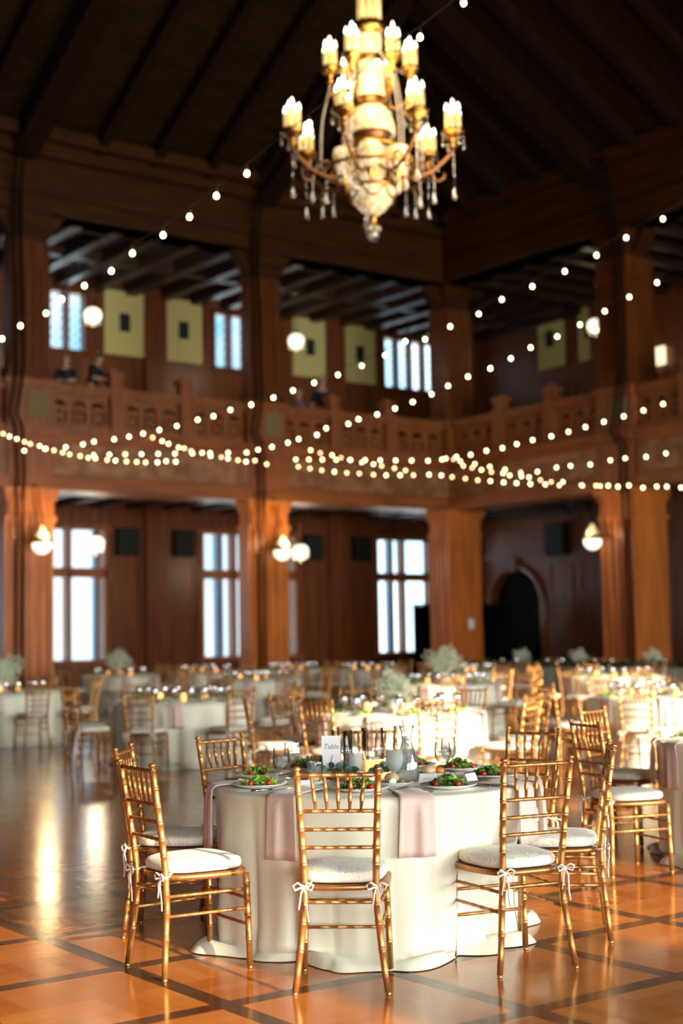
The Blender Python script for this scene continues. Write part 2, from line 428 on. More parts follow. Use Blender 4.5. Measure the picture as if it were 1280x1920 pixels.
def tag(o, label, cat, group=None, kind=None):
    o['label'] = label; o['category'] = cat
    if group: o['group'] = group
    if kind: o['kind'] = kind
    return o
def empty(name, loc=(0, 0, 0), rz=0.0):
    o = bpy.data.objects.new(name, None); COL.objects.link(o); o.location = loc; o.rotation_euler = (0, 0, rz); o.empty_display_size = 0.1
    return o
TREES = {}
def tree_of(o):
    if o.name not in TREES:
        TREES[o.name] = [(c, tree_of(c)) for c in o.children]
    return TREES[o.name]
def dup(root, loc, rz=0.0, label=None, cat=None, group=None):
    """a copy of a thing with copies of its parts and sub-parts"""
    t = tree_of(root)
    r = root.copy(); COL.objects.link(r); r.location = loc; r.rotation_euler = (0, 0, rz)
    for ch, sub in t:
        c = ch.copy(); COL.objects.link(c); c.parent = r
        for gch, _ in sub:
            g = gch.copy(); COL.objects.link(g); g.parent = c
    if label: r['label'] = label
    if cat: r['category'] = cat
    if group: r['group'] = group
    return r
def structure(o, label, cat='wall', rot=ROT):
    o['kind'] = 'structure'; o['label'] = label; o['category'] = cat
    o.rotation_euler = (0, 0, rot)
    return o
TX = lambda x, y, z: Matrix.Translation((x, y, z))
RX = lambda a: Matrix.Rotation(a, 4, 'X')
RY = lambda a: Matrix.Rotation(a, 4, 'Y')
RZ = lambda a: Matrix.Rotation(a, 4, 'Z')
def along(p0, p1):
    d = Vector(p1) - Vector(p0)
    return Matrix.Translation(p0) @ d.to_track_quat('Z', 'Y').to_matrix().to_4x4(), d.length

# ---------------------------------------------------------------- the hall
mb = MB(); mb.box(-12.5, 36.5, -9.3, 38, -0.2, 0.0)
structure(mb.obj('floor', M['floor']), 'glossy oak parquet floor in squares framed by dark strips', 'floor')

def wall_holes(mb, s0, s1, z0, z1, t0, t1, holes):
    ss = sorted({s0, s1} | {h[0] for h in holes} | {h[1] for h in holes}); zs = sorted({z0, z1} | {h[2] for h in holes} | {h[3] for h in holes})
    for i in range(len(ss) - 1):
        run = None
        for j in range(len(zs) - 1):
            sc, zc = (ss[i] + ss[i + 1]) / 2, (zs[j] + zs[j + 1]) / 2
            if any(h[0] < sc < h[1] and h[2] < zc < h[3] for h in holes): continue
            mb.box(ss[i], ss[i + 1], t0, t1, zs[j], zs[j + 1])

def panels(mb, s0, s1, rows, t, d=0.05, w=0.10, n=1):
    """raised frame mouldings of wall panels; t is the wall's face towards the hall (smaller t = nearer)"""
    step = (s1 - s0) / n
    for k in range(n):
        a, b = s0 + k * step + 0.06, s0 + (k + 1) * step - 0.06
        for z0, z1 in rows:
            mb.box(a, b, t - d, t, z0, z0 + w); mb.box(a, b, t - d, t, z1 - w, z1)
            mb.box(a, a + w, t - d, t, z0 + w, z1 - w); mb.box(b - w, b, t - d, t, z0 + w, z1 - w)

LOW_WIN = [(a0 + 1.56, a0 + 5.19, 0.88, 4.72) for a0 in WIN_BAYS]
UP_WIN = [(a0 + 2.16, a0 + 4.59, 9.87, 11.6) for a0 in WIN_BAYS]
mb = MB()
wall_holes(mb, -12.5, 34.0, 0, 13.0, BACK_B, BACK_B + 0.45, LOW_WIN + UP_WIN)
for a0 in WIN_BAYS + [34.38]:
    if a0 < 34:
        for k, (p, q) in enumerate(((a0 + 0.36, a0 + 1.5), (a0 + 5.25, a0 + 6.39))):
            panels(mb, p, q, [(0.25, 1.25), (1.3, 2.3), (2.35, 3.85), (4.85, 5.55), (6.75, 9.5)], BACK_B)
        panels(mb, a0 + 1.56, a0 + 5.19, [(0.15, 0.8), (4.85, 5.55)], BACK_B, n=3)
    if a0 < 34:
        mb.box(a0 - 0.36, a0 + 0.36, BACK_B - 0.25, BACK_B, 0, 5.6); mb.box(a0 - 0.36, a0 + 0.36, BACK_B - 0.25, BACK_B, 6.5, 12.05)
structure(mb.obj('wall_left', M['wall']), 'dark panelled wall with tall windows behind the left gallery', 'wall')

# windows: frame with mullions and transom > glass, one pane part per light
wi = 0
for a0 in WIN_BAYS:
    wi += 1
    w = structure(empty('window_%d' % wi), 'tall ground floor window with a transom, number %s from the left' % ('zero', 'one', 'two', 'three')[wi - 1], 'window')
    s0, s1, z0, z1 = a0 + 1.56, a0 + 5.19, 0.88, 4.72
    mb = MB(); y0, y1 = BACK_B - 0.1, BACK_B + 0.22
    for s in (s0, s0 + 1.16, s0 + 2.33, s1 - 0.12):
        mb.box(s - (0.04 if s == s0 else 0), s + 0.14, y0, y1, z0, z1)
    mb.box(s0 - .1, s1 + .1, y0, y1, 3.29, 3.57); mb.box(s0 - .12, s1 + .12, y0 - 0.1, y1, z0 - 0.1, z0 + 0.05); mb.box(s0 - .1, s1 + .1, y0, y1, z1 - 0.06, z1 + 0.1)
    mb.obj('window_frame', M['rail'], w)
    for k in range(3):
        gx = s0 + 0.1 + 1.165 * k
        g = MB(); g.box(gx, gx + 1.1, BACK_B + 0.10, BACK_B + 0.112, z0 + 0.05, 3.3); g.box(gx, gx + 1.1, BACK_B + 0.10, BACK_B + 0.112, 3.56, z1 - 0.05)
        g.obj('glass', M['pane'], w)
for a0 in WIN_BAYS:
    wi += 1
    w = structure(empty('window_%d' % wi), 'small leaded upper gallery window, number %s from the left' % ('zero', 'one', 'two', 'three')[wi - 5], 'window')
    s0, s1, z0, z1 = a0 + 2.16, a0 + 4.59, 9.87, 11.6
    mb = MB()
    for k in range(5):
        s = s0 + k * 0.5925
        mb.box(s - 0.05, s + 0.05, BACK_B - 0.06, BACK_B + 0.25, z0, z1)
    mb.box(s0 - 0.1, s1 + 0.1, BACK_B - 0.1, BACK_B + 0.25, z0 - 0.1, z0 + 0.04); mb.box(s0 - 0.1, s1 + 0.1, BACK_B - 0.1, BACK_B + 0.25, z1 - 0.04, z1 + 0.1)
    mb.obj('window_frame', M['wall'], w)
    for k in range(4):
        sx = s0 + k * 0.5925
        g = MB(); g.box(sx + 0.05, sx + 0.545, BACK_B + 0.12, BACK_B + 0.13, z0 + 0.04, z1 - 0.04); go = g.obj('glass', M['pane'], w)
        l = MB()
        for q in range(-2, 7):
            for sg in (1, -1):
                p0, p1 = [], []
                zz0 = z0 + q * 0.28 if sg > 0 else z0 + q * 0.28 + 0.5
                pa = (sx + 0.05, BACK_B + 0.118, zz0); pb = (sx + 0.545, BACK_B + 0.118, zz0 + sg * 0.5)
                if min(pa[2], pb[2]) < z0 or max(pa[2], pb[2]) > z1: continue
                l.tube([pa, pb], 0.008, 4)
        l.obj('lead_lattice', M['cable'], go)

# pale masonry piers standing outside, close behind the panes
for a_, w_ in ((19.38, 0.22), (23.58, 0.26), (30.45, 0.24), (26.43, 0.5)):
    mb = MB(); mb.box(a_ - w_ / 2, a_ + w_ / 2, 37.95, 38.15, 0, 6.4); mb.box(a_ - w_ / 2 - .06, a_ + w_ / 2 + .06, 37.9, 38.2, 6.2, 6.5)
    structure(mb.obj('trim_1' if a_ < 20 else 'trim_2' if a_ < 24 else 'trim_3' if a_ > 29 else 'trim_4', M['stone']), 'blue-grey masonry pier outside, behind the %s' % ('leftmost window' if a_ < 20 else 'second window' if a_ < 24 else 'rightmost window' if a_ > 29 else 'window strip right of the second pillar'), 'pier')
mb = MB(); mb.box(-12.5, 44, 37.75, 75, -0.5, -0.02)
structure(mb.obj('ground', mat('pale_paving', (0.5, 0.52, 0.5), 0.8)), 'pale terrace paving outside the windows', 'ground')

# black square grilles high on the back wall beside each pilaster
for i, (c, t) in enumerate(((19.95, 'right of the leftmost tall window'), (21.87, 'left of the middle tall window'), (26.68, 'left of the dark pilaster at centre'), (28.65, 'left of the rightmost tall window'))):
    g = MB(); g.box(c - 0.36, c + 0.36, BACK_B - 0.14, BACK_B - 0.02, 3.95, 4.75)
    o = empty('loudspeaker'); o.rotation_euler = (0, 0, ROT); g.obj('cabinet', M['cable'], o)
    g = MB(); g.box(c - 0.32, c + 0.32, BACK_B - 0.16, BACK_B - 0.141, 3.99, 4.71); g.obj('grille', M['grille'], o)
    tag(o, 'black square loudspeaker high on the panelled wall ' + t, 'loudspeaker')
o = empty('loudspeaker'); o.rotation_euler = (0, 0, ROTR)
g = MB(); g.box(-33.45, -32.55, 33.36, 33.58, 4.0, 5.05); g.obj('cabinet', M['cable'], o)
g = MB(); g.box(-33.4, -32.6, 33.34, 33.359, 4.05, 5.0); g.obj('grille', M['grille'], o)
tag(o, 'black square loudspeaker on the dark wall right of the archway', 'loudspeaker')

# cream cloth panels on the upper gallery walls
def cream(s, z0, z1, t, rot, w, label):
    o = empty('wall_hanging'); o.rotation_euler = (0, 0, rot)
    g = MB(); g.box(s - w / 2, s + w / 2, t - 0.12, t - 0.02, z0, z1, ch=0.0); g.obj('panel', M['cream'], o)
    g = MB(); g.box(s - 0.17, s + 0.17, t - 0.15, t - 0.121, z0 + 0.72, z0 + 1.26); g.obj('emblem', M['grille'], o, 'small dark grille')
    tag(o, label, 'wall hanging')
for c, l in ((19.88, 'cream wall panel with dark square, right of the man on the balcony'), (21.9, 'cream wall panel with dark square, left of the second balcony pillar'),
             (26.65, 'cream wall panel with dark square behind the hanging globe lamp'), (28.7, 'cream wall panel with dark square, left of the lit twin casements')):
    cream(c, 9.9, 11.83, BACK_B, ROT, 1.32, l)
cream(-33.05, 10.2, 12.0, 33.6, ROTR, 1.15, 'dim cream wall panel with dark square in the right gallery')
cream(-31.3, 10.2, 12.0, 33.6, ROTR, 0.95, 'dim cream wall panel partly behind the right gallery lamp')

# right gallery back wall with its arched doorway
mb = MB()
ac, aw, az = -35.1, 1.2, 2.42
n = 14
hole = [(ac - aw, ac + aw, 0, az + aw + 0.02)]
wall_holes(mb, -37.8, 9.3, 0, 13.0, 33.6, 34.0, hole + [(-b1, -b0, z0, z1) for b0, b1, z0, z1 in SIDE_OPEN])
for k in range(n):                              # spandrels that round the opening's head
    p0, p1 = PI * k / n, PI * (k + 1) / n
    x0, zz0, x1, zz1 = ac + aw * math.cos(p0), az + aw * math.sin(p0), ac + aw * math.cos(p1), az + aw * math.sin(p1)
    top = az + aw + 0.02
    vs = [(x0, 33.6, zz0), (x1, 33.6, zz1), (x1, 33.6, top), (x0, 33.6, top), (x0, 34.0, zz0), (x1, 34.0, zz1), (x1, 34.0, top), (x0, 34.0, top)]
    mb.add(vs, [(0, 1, 2, 3), (7, 6, 5, 4), (0, 4, 5, 1), (2, 6, 7, 3), (1, 5, 6, 2), (0, 3, 7, 4)], False)
for s0, s1 in ((-33.6, -32.4), (-32.2, -31.0), (-30.8, -29.6), (-29.4, -28.2), (-23, -21.5), (-21.2, -19.5)):
    panels(mb, s0, s1, [(0.25, 1.2), (1.3, 2.6), (2.7, 3.8), (4.2 if s0 > -32.3 else 5.2, 5.55), (6.8, 9.7)], 33.6)
for s in (-37.0, -30.85, -24.4, -17.6):
    mb.box(s - 0.3, s + 0.3, 33.38, 33.6, 0, 5.6); mb.box(s - 0.3, s + 0.3, 33.38, 33.6, 6.5, 12.05)
structure(mb.obj('wall_right', M['wall']), 'dark panelled wall of the right gallery with an arched doorway', 'wall', ROTR)
mb = MB()
mb.tube([(ac - aw - 0.12, 33.56, 0)] + [(ac + (aw + 0.12) * math.cos(PI - PI * k / 20), 33.56, az + (aw + 0.12) * math.sin(PI * k / 20)) for k in range(21)] + [(ac + aw + 0.12, 33.56, 0)], 0.13, 6)
mb.box(ac - 0.16, ac + 0.16, 33.38, 33.6, az + aw - 0.05, az + aw + 0.55)
mb.box(ac - 1.9, ac + 1.9, 33.42, 33.6, az + aw + 0.42, az + aw + 0.56)
structure(mb.obj('trim_5', M['wall']), 'moulded arch and keystone round the dark doorway', 'trim', ROTR)
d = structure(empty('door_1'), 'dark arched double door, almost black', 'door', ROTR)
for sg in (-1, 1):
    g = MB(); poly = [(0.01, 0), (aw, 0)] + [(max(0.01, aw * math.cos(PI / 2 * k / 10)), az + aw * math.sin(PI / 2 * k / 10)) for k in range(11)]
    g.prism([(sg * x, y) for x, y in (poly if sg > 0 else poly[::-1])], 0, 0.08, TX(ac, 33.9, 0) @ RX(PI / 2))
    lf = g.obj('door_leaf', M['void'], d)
    h = MB(); h.ball((ac + sg * 0.12, 33.78, 1.1), 0.04, 8, 6); h.obj('handle', M['bronze'], lf)

# floors, ceilings and joists of the two galleries
mb = MB()
mb.box(-12.5, 33.6, 31.55, BACK_B, 5.6, 6.5)
for k in range(0, 20):
    a_ = 12.2 + k * 1.125
    mb.box(a_ - 0.14, a_ + 0.14, 31.6, BACK_B, 5.32, 5.6)
structure(mb.obj('gallery_floor', M['gceil']), 'floor slab of the left gallery with dark joists below', 'floor')
mb = MB(); mb.box(-31.5, 9, 27.7, 33.6, 5.6, 6.5)
structure(mb.obj('gallery_floor', M['gceil']), 'floor slab of the right gallery', 'floor', ROTR)
mb = MB()
mb.box(-12.5, 34.0, 31.4, BACK_B + 0.45, 12.05, 12.35)
for k in range(0, 20):
    a_ = 12.2 + k * 1.125
    mb.box(a_ - 0.16, a_ + 0.16, 31.6, BACK_B, 11.72, 12.05)
mb.box(-12, 33.6, 34.3, 34.6, 11.78, 12.05)
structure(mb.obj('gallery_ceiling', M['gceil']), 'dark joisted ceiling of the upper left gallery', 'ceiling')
mb = MB(); mb.box(-31.4, 9, 27.5, 34.0, 12.05, 12.35)
for k in range(0, 14): mb.box(-30.5 + k * 1.125 - 0.16, -30.5 + k * 1.125 + 0.16, 27.7, 33.6, 11.72, 12.05)
structure(mb.obj('gallery_ceiling', M['gceil']), 'dark joisted ceiling of the right gallery', 'ceiling', ROTR)

# columns (two storeys each): s along the wall, t away from the hall
def column(s, t, rot, label, w=1.18, d=1.18):
    h = w / 2
    o = structure(empty('column'), label, 'column', rot)
    mb = MB()
    mb.box(s - h, s + h, t, t + d, 0, 4.78)
    mb.box(s - h - .06, s + h + .06, t - .06, t + d + .06, 0, 0.42); mb.box(s - h - .03, s + h + .03, t - .03, t + d + .03, 0.42, 0.55)
    for k, f in enumerate((-.42, -.21, 0, .21, .42)):             # vertical mouldings of the faces
        mb.box(s + f * w - .05, s + f * w + .05, t - 0.05, t, 0.6, 4.3); mb.box(s - h - 0.05, s - h, t + d / 2 + f * d - .05, t + d / 2 + f * d + .05, 0.6, 4.3)
    for z0, z1, e in ((4.3, 4.42, .05), (4.78, 4.92, .05), (4.92, 5.08, .10)):
        mb.box(s - h - e, s + h + e, t - e, t + d + e, z0, z1)
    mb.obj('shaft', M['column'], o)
    mb = MB()
    mb.box(s - h, s + h, t - 0.04, t + d, 5.08, 6.3); mb.box(s - h - .1, s + h + .1, t - .22, t + d, 6.3, 6.53)
    mb.box(s - h, s + h, t, t + d, 6.53, 7.52); mb.box(s - h - .07, s + h + .07, t - .07, t + d + .07, 7.52, 7.68); mb.box(s - h - .05, s + h + .05, t - .05, t + d, 6.53, 6.72)
    pd = mb.obj('pedestal', M['rail'], o)
    g = MB(); g.box(s - 0.1, s + 0.45, t - 0.03, t + .01, 6.8, 7.4); g.obj('carved_panel', M['carve'], pd)
    mb = MB()
    uw = 0.5
    mb.box(s - uw, s + uw, t + .06, t + d - .06, 7.68, 11.05); mb.box(s - uw - .06, s + uw + .06, t, t + d, 7.68, 7.95)
    for f in (-.3, -.1, .1, .3): mb.box(s + f - .03, s + f + .03, t + .02, t + .06, 8.1, 10.4)
    mb.box(s - uw - .04, s + uw + .04, t + .02, t + d, 10.45, 10.58)
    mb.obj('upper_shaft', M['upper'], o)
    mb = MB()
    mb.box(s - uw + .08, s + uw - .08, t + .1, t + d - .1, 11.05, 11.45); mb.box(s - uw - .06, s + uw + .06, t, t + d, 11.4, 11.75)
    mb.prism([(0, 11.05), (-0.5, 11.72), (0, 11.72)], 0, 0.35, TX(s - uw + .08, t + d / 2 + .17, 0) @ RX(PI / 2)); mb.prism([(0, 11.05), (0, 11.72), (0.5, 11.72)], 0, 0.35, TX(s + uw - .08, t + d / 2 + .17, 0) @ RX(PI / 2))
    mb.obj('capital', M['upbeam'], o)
    return o
column(14.08, 31.0, ROT, 'fluted wooden pillar at the left edge with a wall lamp', d=.5)
column(20.80, 31.0, ROT, 'fluted wooden pillar left of centre with a wall lamp', d=.5)
column(27.68, 31.0, ROT, 'orange-lit corner pillar with a light switch', d=.9)
column(7.33, 31.0, ROT, 'fluted wooden pillar beyond the left edge', d=.5)
column(-24.55, 27.07, ROTR, 'orange-lit pillar at the right with a wall lamp')
column(-17.5, 27.07, ROTR, 'fluted wooden pillar beyond the right edge')

def beams(s0, s1, t, rot, side, name):
    mb = MB()
    mb.box(s0, s1, t + .06, t + .9, 5.08, 6.3); mb.box(s0, s1, t - .06, t + 1.0, 5.05, 5.32); mb.box(s0, s1, t - .02, t + .9, 5.32, 5.42)
    mb.box(s0, s1, t - .14, t + 1.0, 6.34, 6.53); mb.box(s0, s1, t - .05, t + .9, 6.22, 6.34)
    b = mb.obj('beam', M['beam'], None); structure(b, 'carved beam under the %s balcony' % name, 'beam', rot)
    g = MB(); g.box(s0, s1, t + .02, t + .07, 5.45, 6.2); g.obj('frieze', M['frieze'], b)
    mb = MB()
    mb.box(s0, s1, t + .02, t + 1.0, 11.75, 12.3); mb.box(s0, s1, t - .08, t + .9, 12.18, 12.34); mb.box(s0, s1, t - .03, t + .9, 11.75, 11.9)
    mb.box(s0, s1, t + .1, t + .9, 12.3, 13.1); mb.box(s0, s1, t - .18, t + .9, 13.1, 13.3); mb.box(s0, s1, t - .4, t + .9, 13.45, 13.75); mb.box(s0, s1, t - .1, t + .9, 13.3, 13.45)
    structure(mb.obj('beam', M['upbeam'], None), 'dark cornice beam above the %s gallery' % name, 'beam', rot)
beams(-12.5, 27.6, 31.0, ROT, -1, 'left')
beams(-31.2, 9.3, 27.07, ROTR, 1, 'right')

# balustrades between the columns: rails, newel posts and arched panels
def arched_panel(s0, s1, z0, z1, t):
    mb = MB(); w = (s1 - s0) / 3
    for k in range(3):
        a, b = s0 + k * w, s0 + (k + 1) * w; c = (a + b) / 2; r = w / 2 - 0.075
        mb.box(a, a + .075, t, t + .1, z0, z1); mb.box(b - .075, b, t, t + .1, z0, z1)
        zs = z1 - 0.12 - r * 0.72
        for i in range(8):                         # plate above the round head
            p0, p1 = PI * i / 8, PI * (i + 1) / 8
            x0, x1 = c + r * math.cos(p0), c + r * math.cos(p1); y0, y1 = zs + r * .72 * math.sin(p0), zs + r * .72 * math.sin(p1)
            vs = [(x0, t, y0), (x1, t, y1), (x1, t, z1), (x0, t, z1), (x0, t + .1, y0), (x1, t + .1, y1), (x1, t + .1, z1), (x0, t + .1, z1)]
            mb.add(vs, [(0, 1, 2, 3), (7, 6, 5, 4), (0, 4, 5, 1), (1, 5, 6, 2), (0, 3, 7, 4)], False)
        mb.box(a + .075, b - .075, t + .02, t + .08, zs - .09, zs)
        mb.box(c - .13, c - .05, t + .02, t + .08, z0, zs - .09); mb.box(c + .05, c + .13, t + .02, t + .08, z0, zs - .09)
        mb.box(c - .05, c + .05, t + .02, t + .08, zs - .32, zs - .2)
    return mb
def balustrade(s0, s1, newels, t, rot, label):
    o = structure(empty('balustrade'), label, 'balustrade', rot)
    mb = MB(); mb.box(s0, s1, t + .1, t + .46, 7.42, 7.52); mb.box(s0, s1, t + .05, t + .5, 7.52, 7.66); mb.obj('top_rail', M['rail'], o)
    mb = MB(); mb.box(s0, s1, t + .12, t + .44, 6.53, 6.72); mb.obj('bottom_rail', M['rail'], o)
    cuts = [s0] + newels + [s1]
    for nv in newels:
        g = MB(); g.box(nv - .2, nv + .2, t + .04, t + .5, 6.53, 7.72); g.box(nv - .16, nv + .16, t + .12, t + .42, 7.72, 7.98); g.box(nv - .21, nv + .21, t + .08, t + .46, 7.98, 8.08)
        g.lathe([(.12, 8.08), (.15, 8.12), (.08, 8.17), (0, 8.2)], 8, TX(nv, t + .27, 0)); g.obj('newel_post', M['rail'], o)
    for i in range(len(cuts) - 1):
        a = cuts[i] + (.2 if i else .02); b = cuts[i + 1] - (.2 if i < len(cuts) - 2 else .02)
        arched_panel(a, b, 6.72, 7.42, t + .23).obj('panel', M['rail'], o)
balustrade(14.67, 20.21, [16.45, 18.43], 31.05, ROT, 'arched balcony balustrade left of the second pillar')
balustrade(21.39, 27.09, [23.15, 25.1], 31.05, ROT, 'arched balcony balustrade between second pillar and corner')
balustrade(7.9, 13.49, [9.7, 11.7], 31.05, ROT, 'arched balcony balustrade beyond the left pillar')
balustrade(-30.9, -25.15, [-29.0, -27.0], 27.1, ROTR, 'dim balcony balustrade of the right gallery')
balustrade(-23.96, -18.1, [-22.3, -20.2], 27.1, ROTR, 'dim balcony balustrade at the right edge')

# roof: hipped, dark boards on rafters
SL = 0.55
mb = MB()
A1, A0, B1, B0 = 27.07, -12.5, 31.0, -9.3
bm_ = (B0 + B1) / 2; t_ = B1 - bm_; zr = 13.75 + SL * t_
P = [(A0, B1, 13.75), (A1, B1, 13.75), (A1 - t_, bm_, zr), (A0, bm_, zr), (A1, B0, 13.75), (A0, B0, 13.75)]
up = [(x, y, z + 0.25) for x, y, z in P]
mb.add(P + up, [(0, 1, 2, 3), (1, 4, 2), (3, 2, 4, 5), (9, 8, 7, 6), (8, 10, 7), (11, 10, 8, 9), (0, 6, 7, 1), (1, 7, 10, 4), (4, 10, 11, 5)], False)
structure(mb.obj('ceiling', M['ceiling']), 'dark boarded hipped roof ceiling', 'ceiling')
mb = MB()
def rafter_l(a, w, h):
    tm = max(0.5, min(t_, A1 - a))
    d = 0.02
    vs = []
    for tt in (0.0, tm):
        z = 13.75 + SL * tt
        for da, dz in ((-w / 2, -d), (w / 2, -d), (w / 2, -h), (-w / 2, -h)): vs.append((a + da, B1 - tt, z + dz))
    mb.add(vs, [(0, 1, 2, 3), (7, 6, 5, 4), (0, 4, 5, 1), (1, 5, 6, 2), (2, 6, 7, 3), (3, 7, 4, 0)], False)
for k in range(0, 13): rafter_l(8.0 + k * 1.56, 0.26, 0.42)
for a_ in (13.9, 20.8, 7.1): rafter_l(a_, 0.6, 0.75)
structure(mb.obj('rafters', M['rafter']), 'dark rafters of the left roof slope', 'beam')
mb = MB()
for k in range(0, 16):
    b = 29.6 - k * 1.56; tm = max(0.5, min(t_, B1 - b, b - B0)); w, h, d = (0.6, .75, .02) if k in (3, 7) else (0.26, .42, .02)
    vs = []
    for tt in (0.0, tm):
        z = 13.75 + SL * tt
        for da, dz in ((-w / 2, -d), (w / 2, -d), (w / 2, -h), (-w / 2, -h)): vs.append((A1 - tt, b + da, z + dz))
    mb.add(vs, [(3, 2, 1, 0), (4, 5, 6, 7), (1, 5, 4, 0), (2, 6, 5, 1), (3, 7, 6, 2), (0, 4, 7, 3)], False)
structure(mb.obj('rafters', M['rafter']), 'dark rafters of the right roof slope', 'beam')
mb = MB(); mb.tube([(A1, B1, 13.55), (A1 - t_, bm_, zr - 0.2)], 0.3, 6)
structure(mb.obj('rafters', M['rafter']), 'dark hip rafter rising from the corner', 'beam')

# unseen walls behind the viewer; rear openings shaped for the sun patches
mb = MB()
wall_holes(mb, -12.5, 40.5, 0, 14.0, REAR_B - 0.3, REAR_B, [(a, b, c, d) for a, b, c, d in REAR_OPEN])
for a, b, c, d in REAR_OPEN:
    mid = (a + b) / 2
    if b - a > 2.6 and a > 6:
        for k in (1, 2): mb.box(a + (b - a) * k / 3 - .09, a + (b - a) * k / 3 + .09, REAR_B - .2, REAR_B - .05, c, d)
structure(mb.obj('wall_rear', M['wall']), 'unseen panelled rear wall, openings shaped to place the sun patches', 'wall')
mb = MB(); mb.box(-12.8, -12.5, -9.3, 37.8, 0, 25)
structure(mb.obj('wall_end', M['wall']), 'panelled end wall outside the view', 'wall')
mb = MB(); mb.box(-37.9, -25, 36.2, 36.5, 0, 6)
structure(mb.obj('wall_far', M['wall']), 'wall of the passage beyond the archway', 'wall', ROTR)

# black cables that hang down the pillars' faces, over the mouldings
def cable(s, t, rot, label, z0=0.1):
    mb = MB()
    mb.tube([(s, t - .12, z0), (s, t - .14, 5.0), (s, t - .2, 5.15), (s, t - .14, 6.1), (s - .12, t - .35, 6.45), (s - .18, t - .16, 6.8), (s - .06, t - .16, 7.5), (s, t - .12, 7.9), (s - .04, t - .06, 11.2), (s - .12, t - .25, 12.4), (s - .1, t - .5, 13.5)], 0.035, 6)
    o = mb.obj('cable', M['cable']); o.rotation_euler = (0, 0, rot); tag(o, label, 'cable')
cable(13.66, 31.0, ROT, 'black cable down the left pillar, nearer its outer edge')
cable(13.84, 31.0, ROT, 'black cable down the left pillar, nearer the wall lamp')
cable(20.38, 31.0, ROT, 'black cable down the second pillar, nearer its outer edge')
cable(20.56, 31.0, ROT, 'black cable down the second pillar, nearer the wall lamp')
cable(-24.22, 27.07, ROTR, 'black cable down the right pillar, nearer the wall lamp')
cable(-24.04, 27.07, ROTR, 'black cable down the right pillar, nearer its lit side')

# black curtain on poles behind the corner pillar, black post boxes
o = empty('curtain_screen'); o.rotation_euler = (0, 0, ROT)
g = MB()
def _fold(u, v):
    return (28.45 + u * 4.2, 34.4 + 0.07 * math.sin(u * 70) * (0.4 + 0.6 * (1 - v)), 0.02 + v * 2.38)
g.grid(_fold, 120, 4)
g.obj('curtain', M['dark'], o)
g = MB(); g.tube([(28.4, 34.4, 2.43), (32.7, 34.4, 2.43)], 0.025, 8); g.obj('rail', M['cable'], o)
for s in (28.42, 30.5, 32.68):
    g = MB(); g.tube([(s, 34.5, 0.03), (s, 34.5, 2.45)], 0.025, 8); g.box(s - .2, s + .2, 34.3, 34.7, 0.0, 0.03); g.obj('pole', M['cable'], o)
tag(o, 'black pipe-and-drape curtain behind the corner pillar', 'curtain')

o = empty('light_switch'); o.rotation_euler = (0, 0, ROT)
g = MB(); g.box(27.68, 27.88, 30.925, 30.949, 1.62, 1.92); g.obj('plate', M['card'], o)
g = MB(); g.box(27.75, 27.81, 30.905, 30.924, 1.72, 1.82); g.obj('toggle', M['china'], o)
tag(o, 'white switch plate on the orange-lit corner pillar', 'light switch')

# ---------------------------------------------------------------- chiavari chairs
def bamboo(mb, path, r, nodes, n=10, taper=None, fin=False):
    """a turned stick along a polyline, with paired rings at the node fractions"""
    P = [Vector(p) for p in path]
    L = [0.0]
    for i in range(1, len(P)): L.append(L[-1] + (P[i] - P[i - 1]).length)
    tot = L[-1]
    def pos(d):
        for i in range(1, len(P)):
            if d <= L[i] + 1e-9:
                f = (d - L[i - 1]) / max(1e-9, L[i] - L[i - 1]); return P[i - 1].lerp(P[i], f)
        return P[-1]
    ks = [(0.0, 1.0)] + [(l, 1.0) for l in L[1:-1]] + [(tot, 1.0)]
    g = min(0.0045, r * 0.34)
    for f in nodes:
        c = f * tot
        for o in (-1, 1):
            q = c + o * g * 1.25
            ks += [(q - g, 1.0), (q - g * .4, 1.15), (q + g * .4, 1.15), (q + g, 1.0)]
    if fin:
        ks = [k for k in ks if k[0] < tot - 0.034]
        ks += [(tot - .034, 1.0), (tot - .031, 1.18), (tot - .026, 1.18), (tot - .023, .78), (tot - .017, .74), (tot - .013, 1.12), (tot - .004, 1.14), (tot, .9)]
    ks = sorted(k for k in ks if -1e-9 <= k[0] <= tot + 1e-9)
    pts, rad = [], []
    for d, m_ in ks:
        if pts and (pos(d) - pts[-1]).length < 2e-4: continue
        pts.append(pos(d)); rad.append(r * m_ * (taper(d / tot) if taper else 1.0))
    mb.tube(pts, rad, n)
    return mb

def back_y(z):   # the rear posts lean back above the seat
    return -0.19 - 0.075 * max(0.0, (z - 0.43) / 0.49) ** 1.15 - 0.03 * max(0.0, (0.30 - z) / 0.30)
def back_x(z):
    return 0.146 + 0.021 * max(0.0, (z - 0.45) / 0.47) + 0.044 * max(0.0, (0.40 - z) / 0.40) ** 1.3

def cushion_fn(u, v):
    a = 2 * PI * u
    ca, sa = math.cos(a), math.sin(a)
    k = 3.4
    x = math.copysign(abs(ca) ** (2 / k), ca); y = math.copysign(abs(sa) ** (2 / k), sa)
    prof = [(0.0, 0.437), (0.80, 0.437), (0.955, 0.440), (1.0, 0.452), (1.0, 0.470), (0.965, 0.482), (0.82, 0.491), (0.55, 0.496), (0.25, 0.4975), (0.0, 0.498)]
    f = v * (len(prof) - 1); i = min(int(f), len(prof) - 2); t = f - i
    r = prof[i][0] * (1 - t) + prof[i + 1][0] * t; z = prof[i][1] * (1 - t) + prof[i + 1][1] * t
    yy = 0.012 + 0.192 * y * r
    w = 0.172 + 0.028 * (yy + 0.18) / 0.38
    return (w * x * r, yy, z)

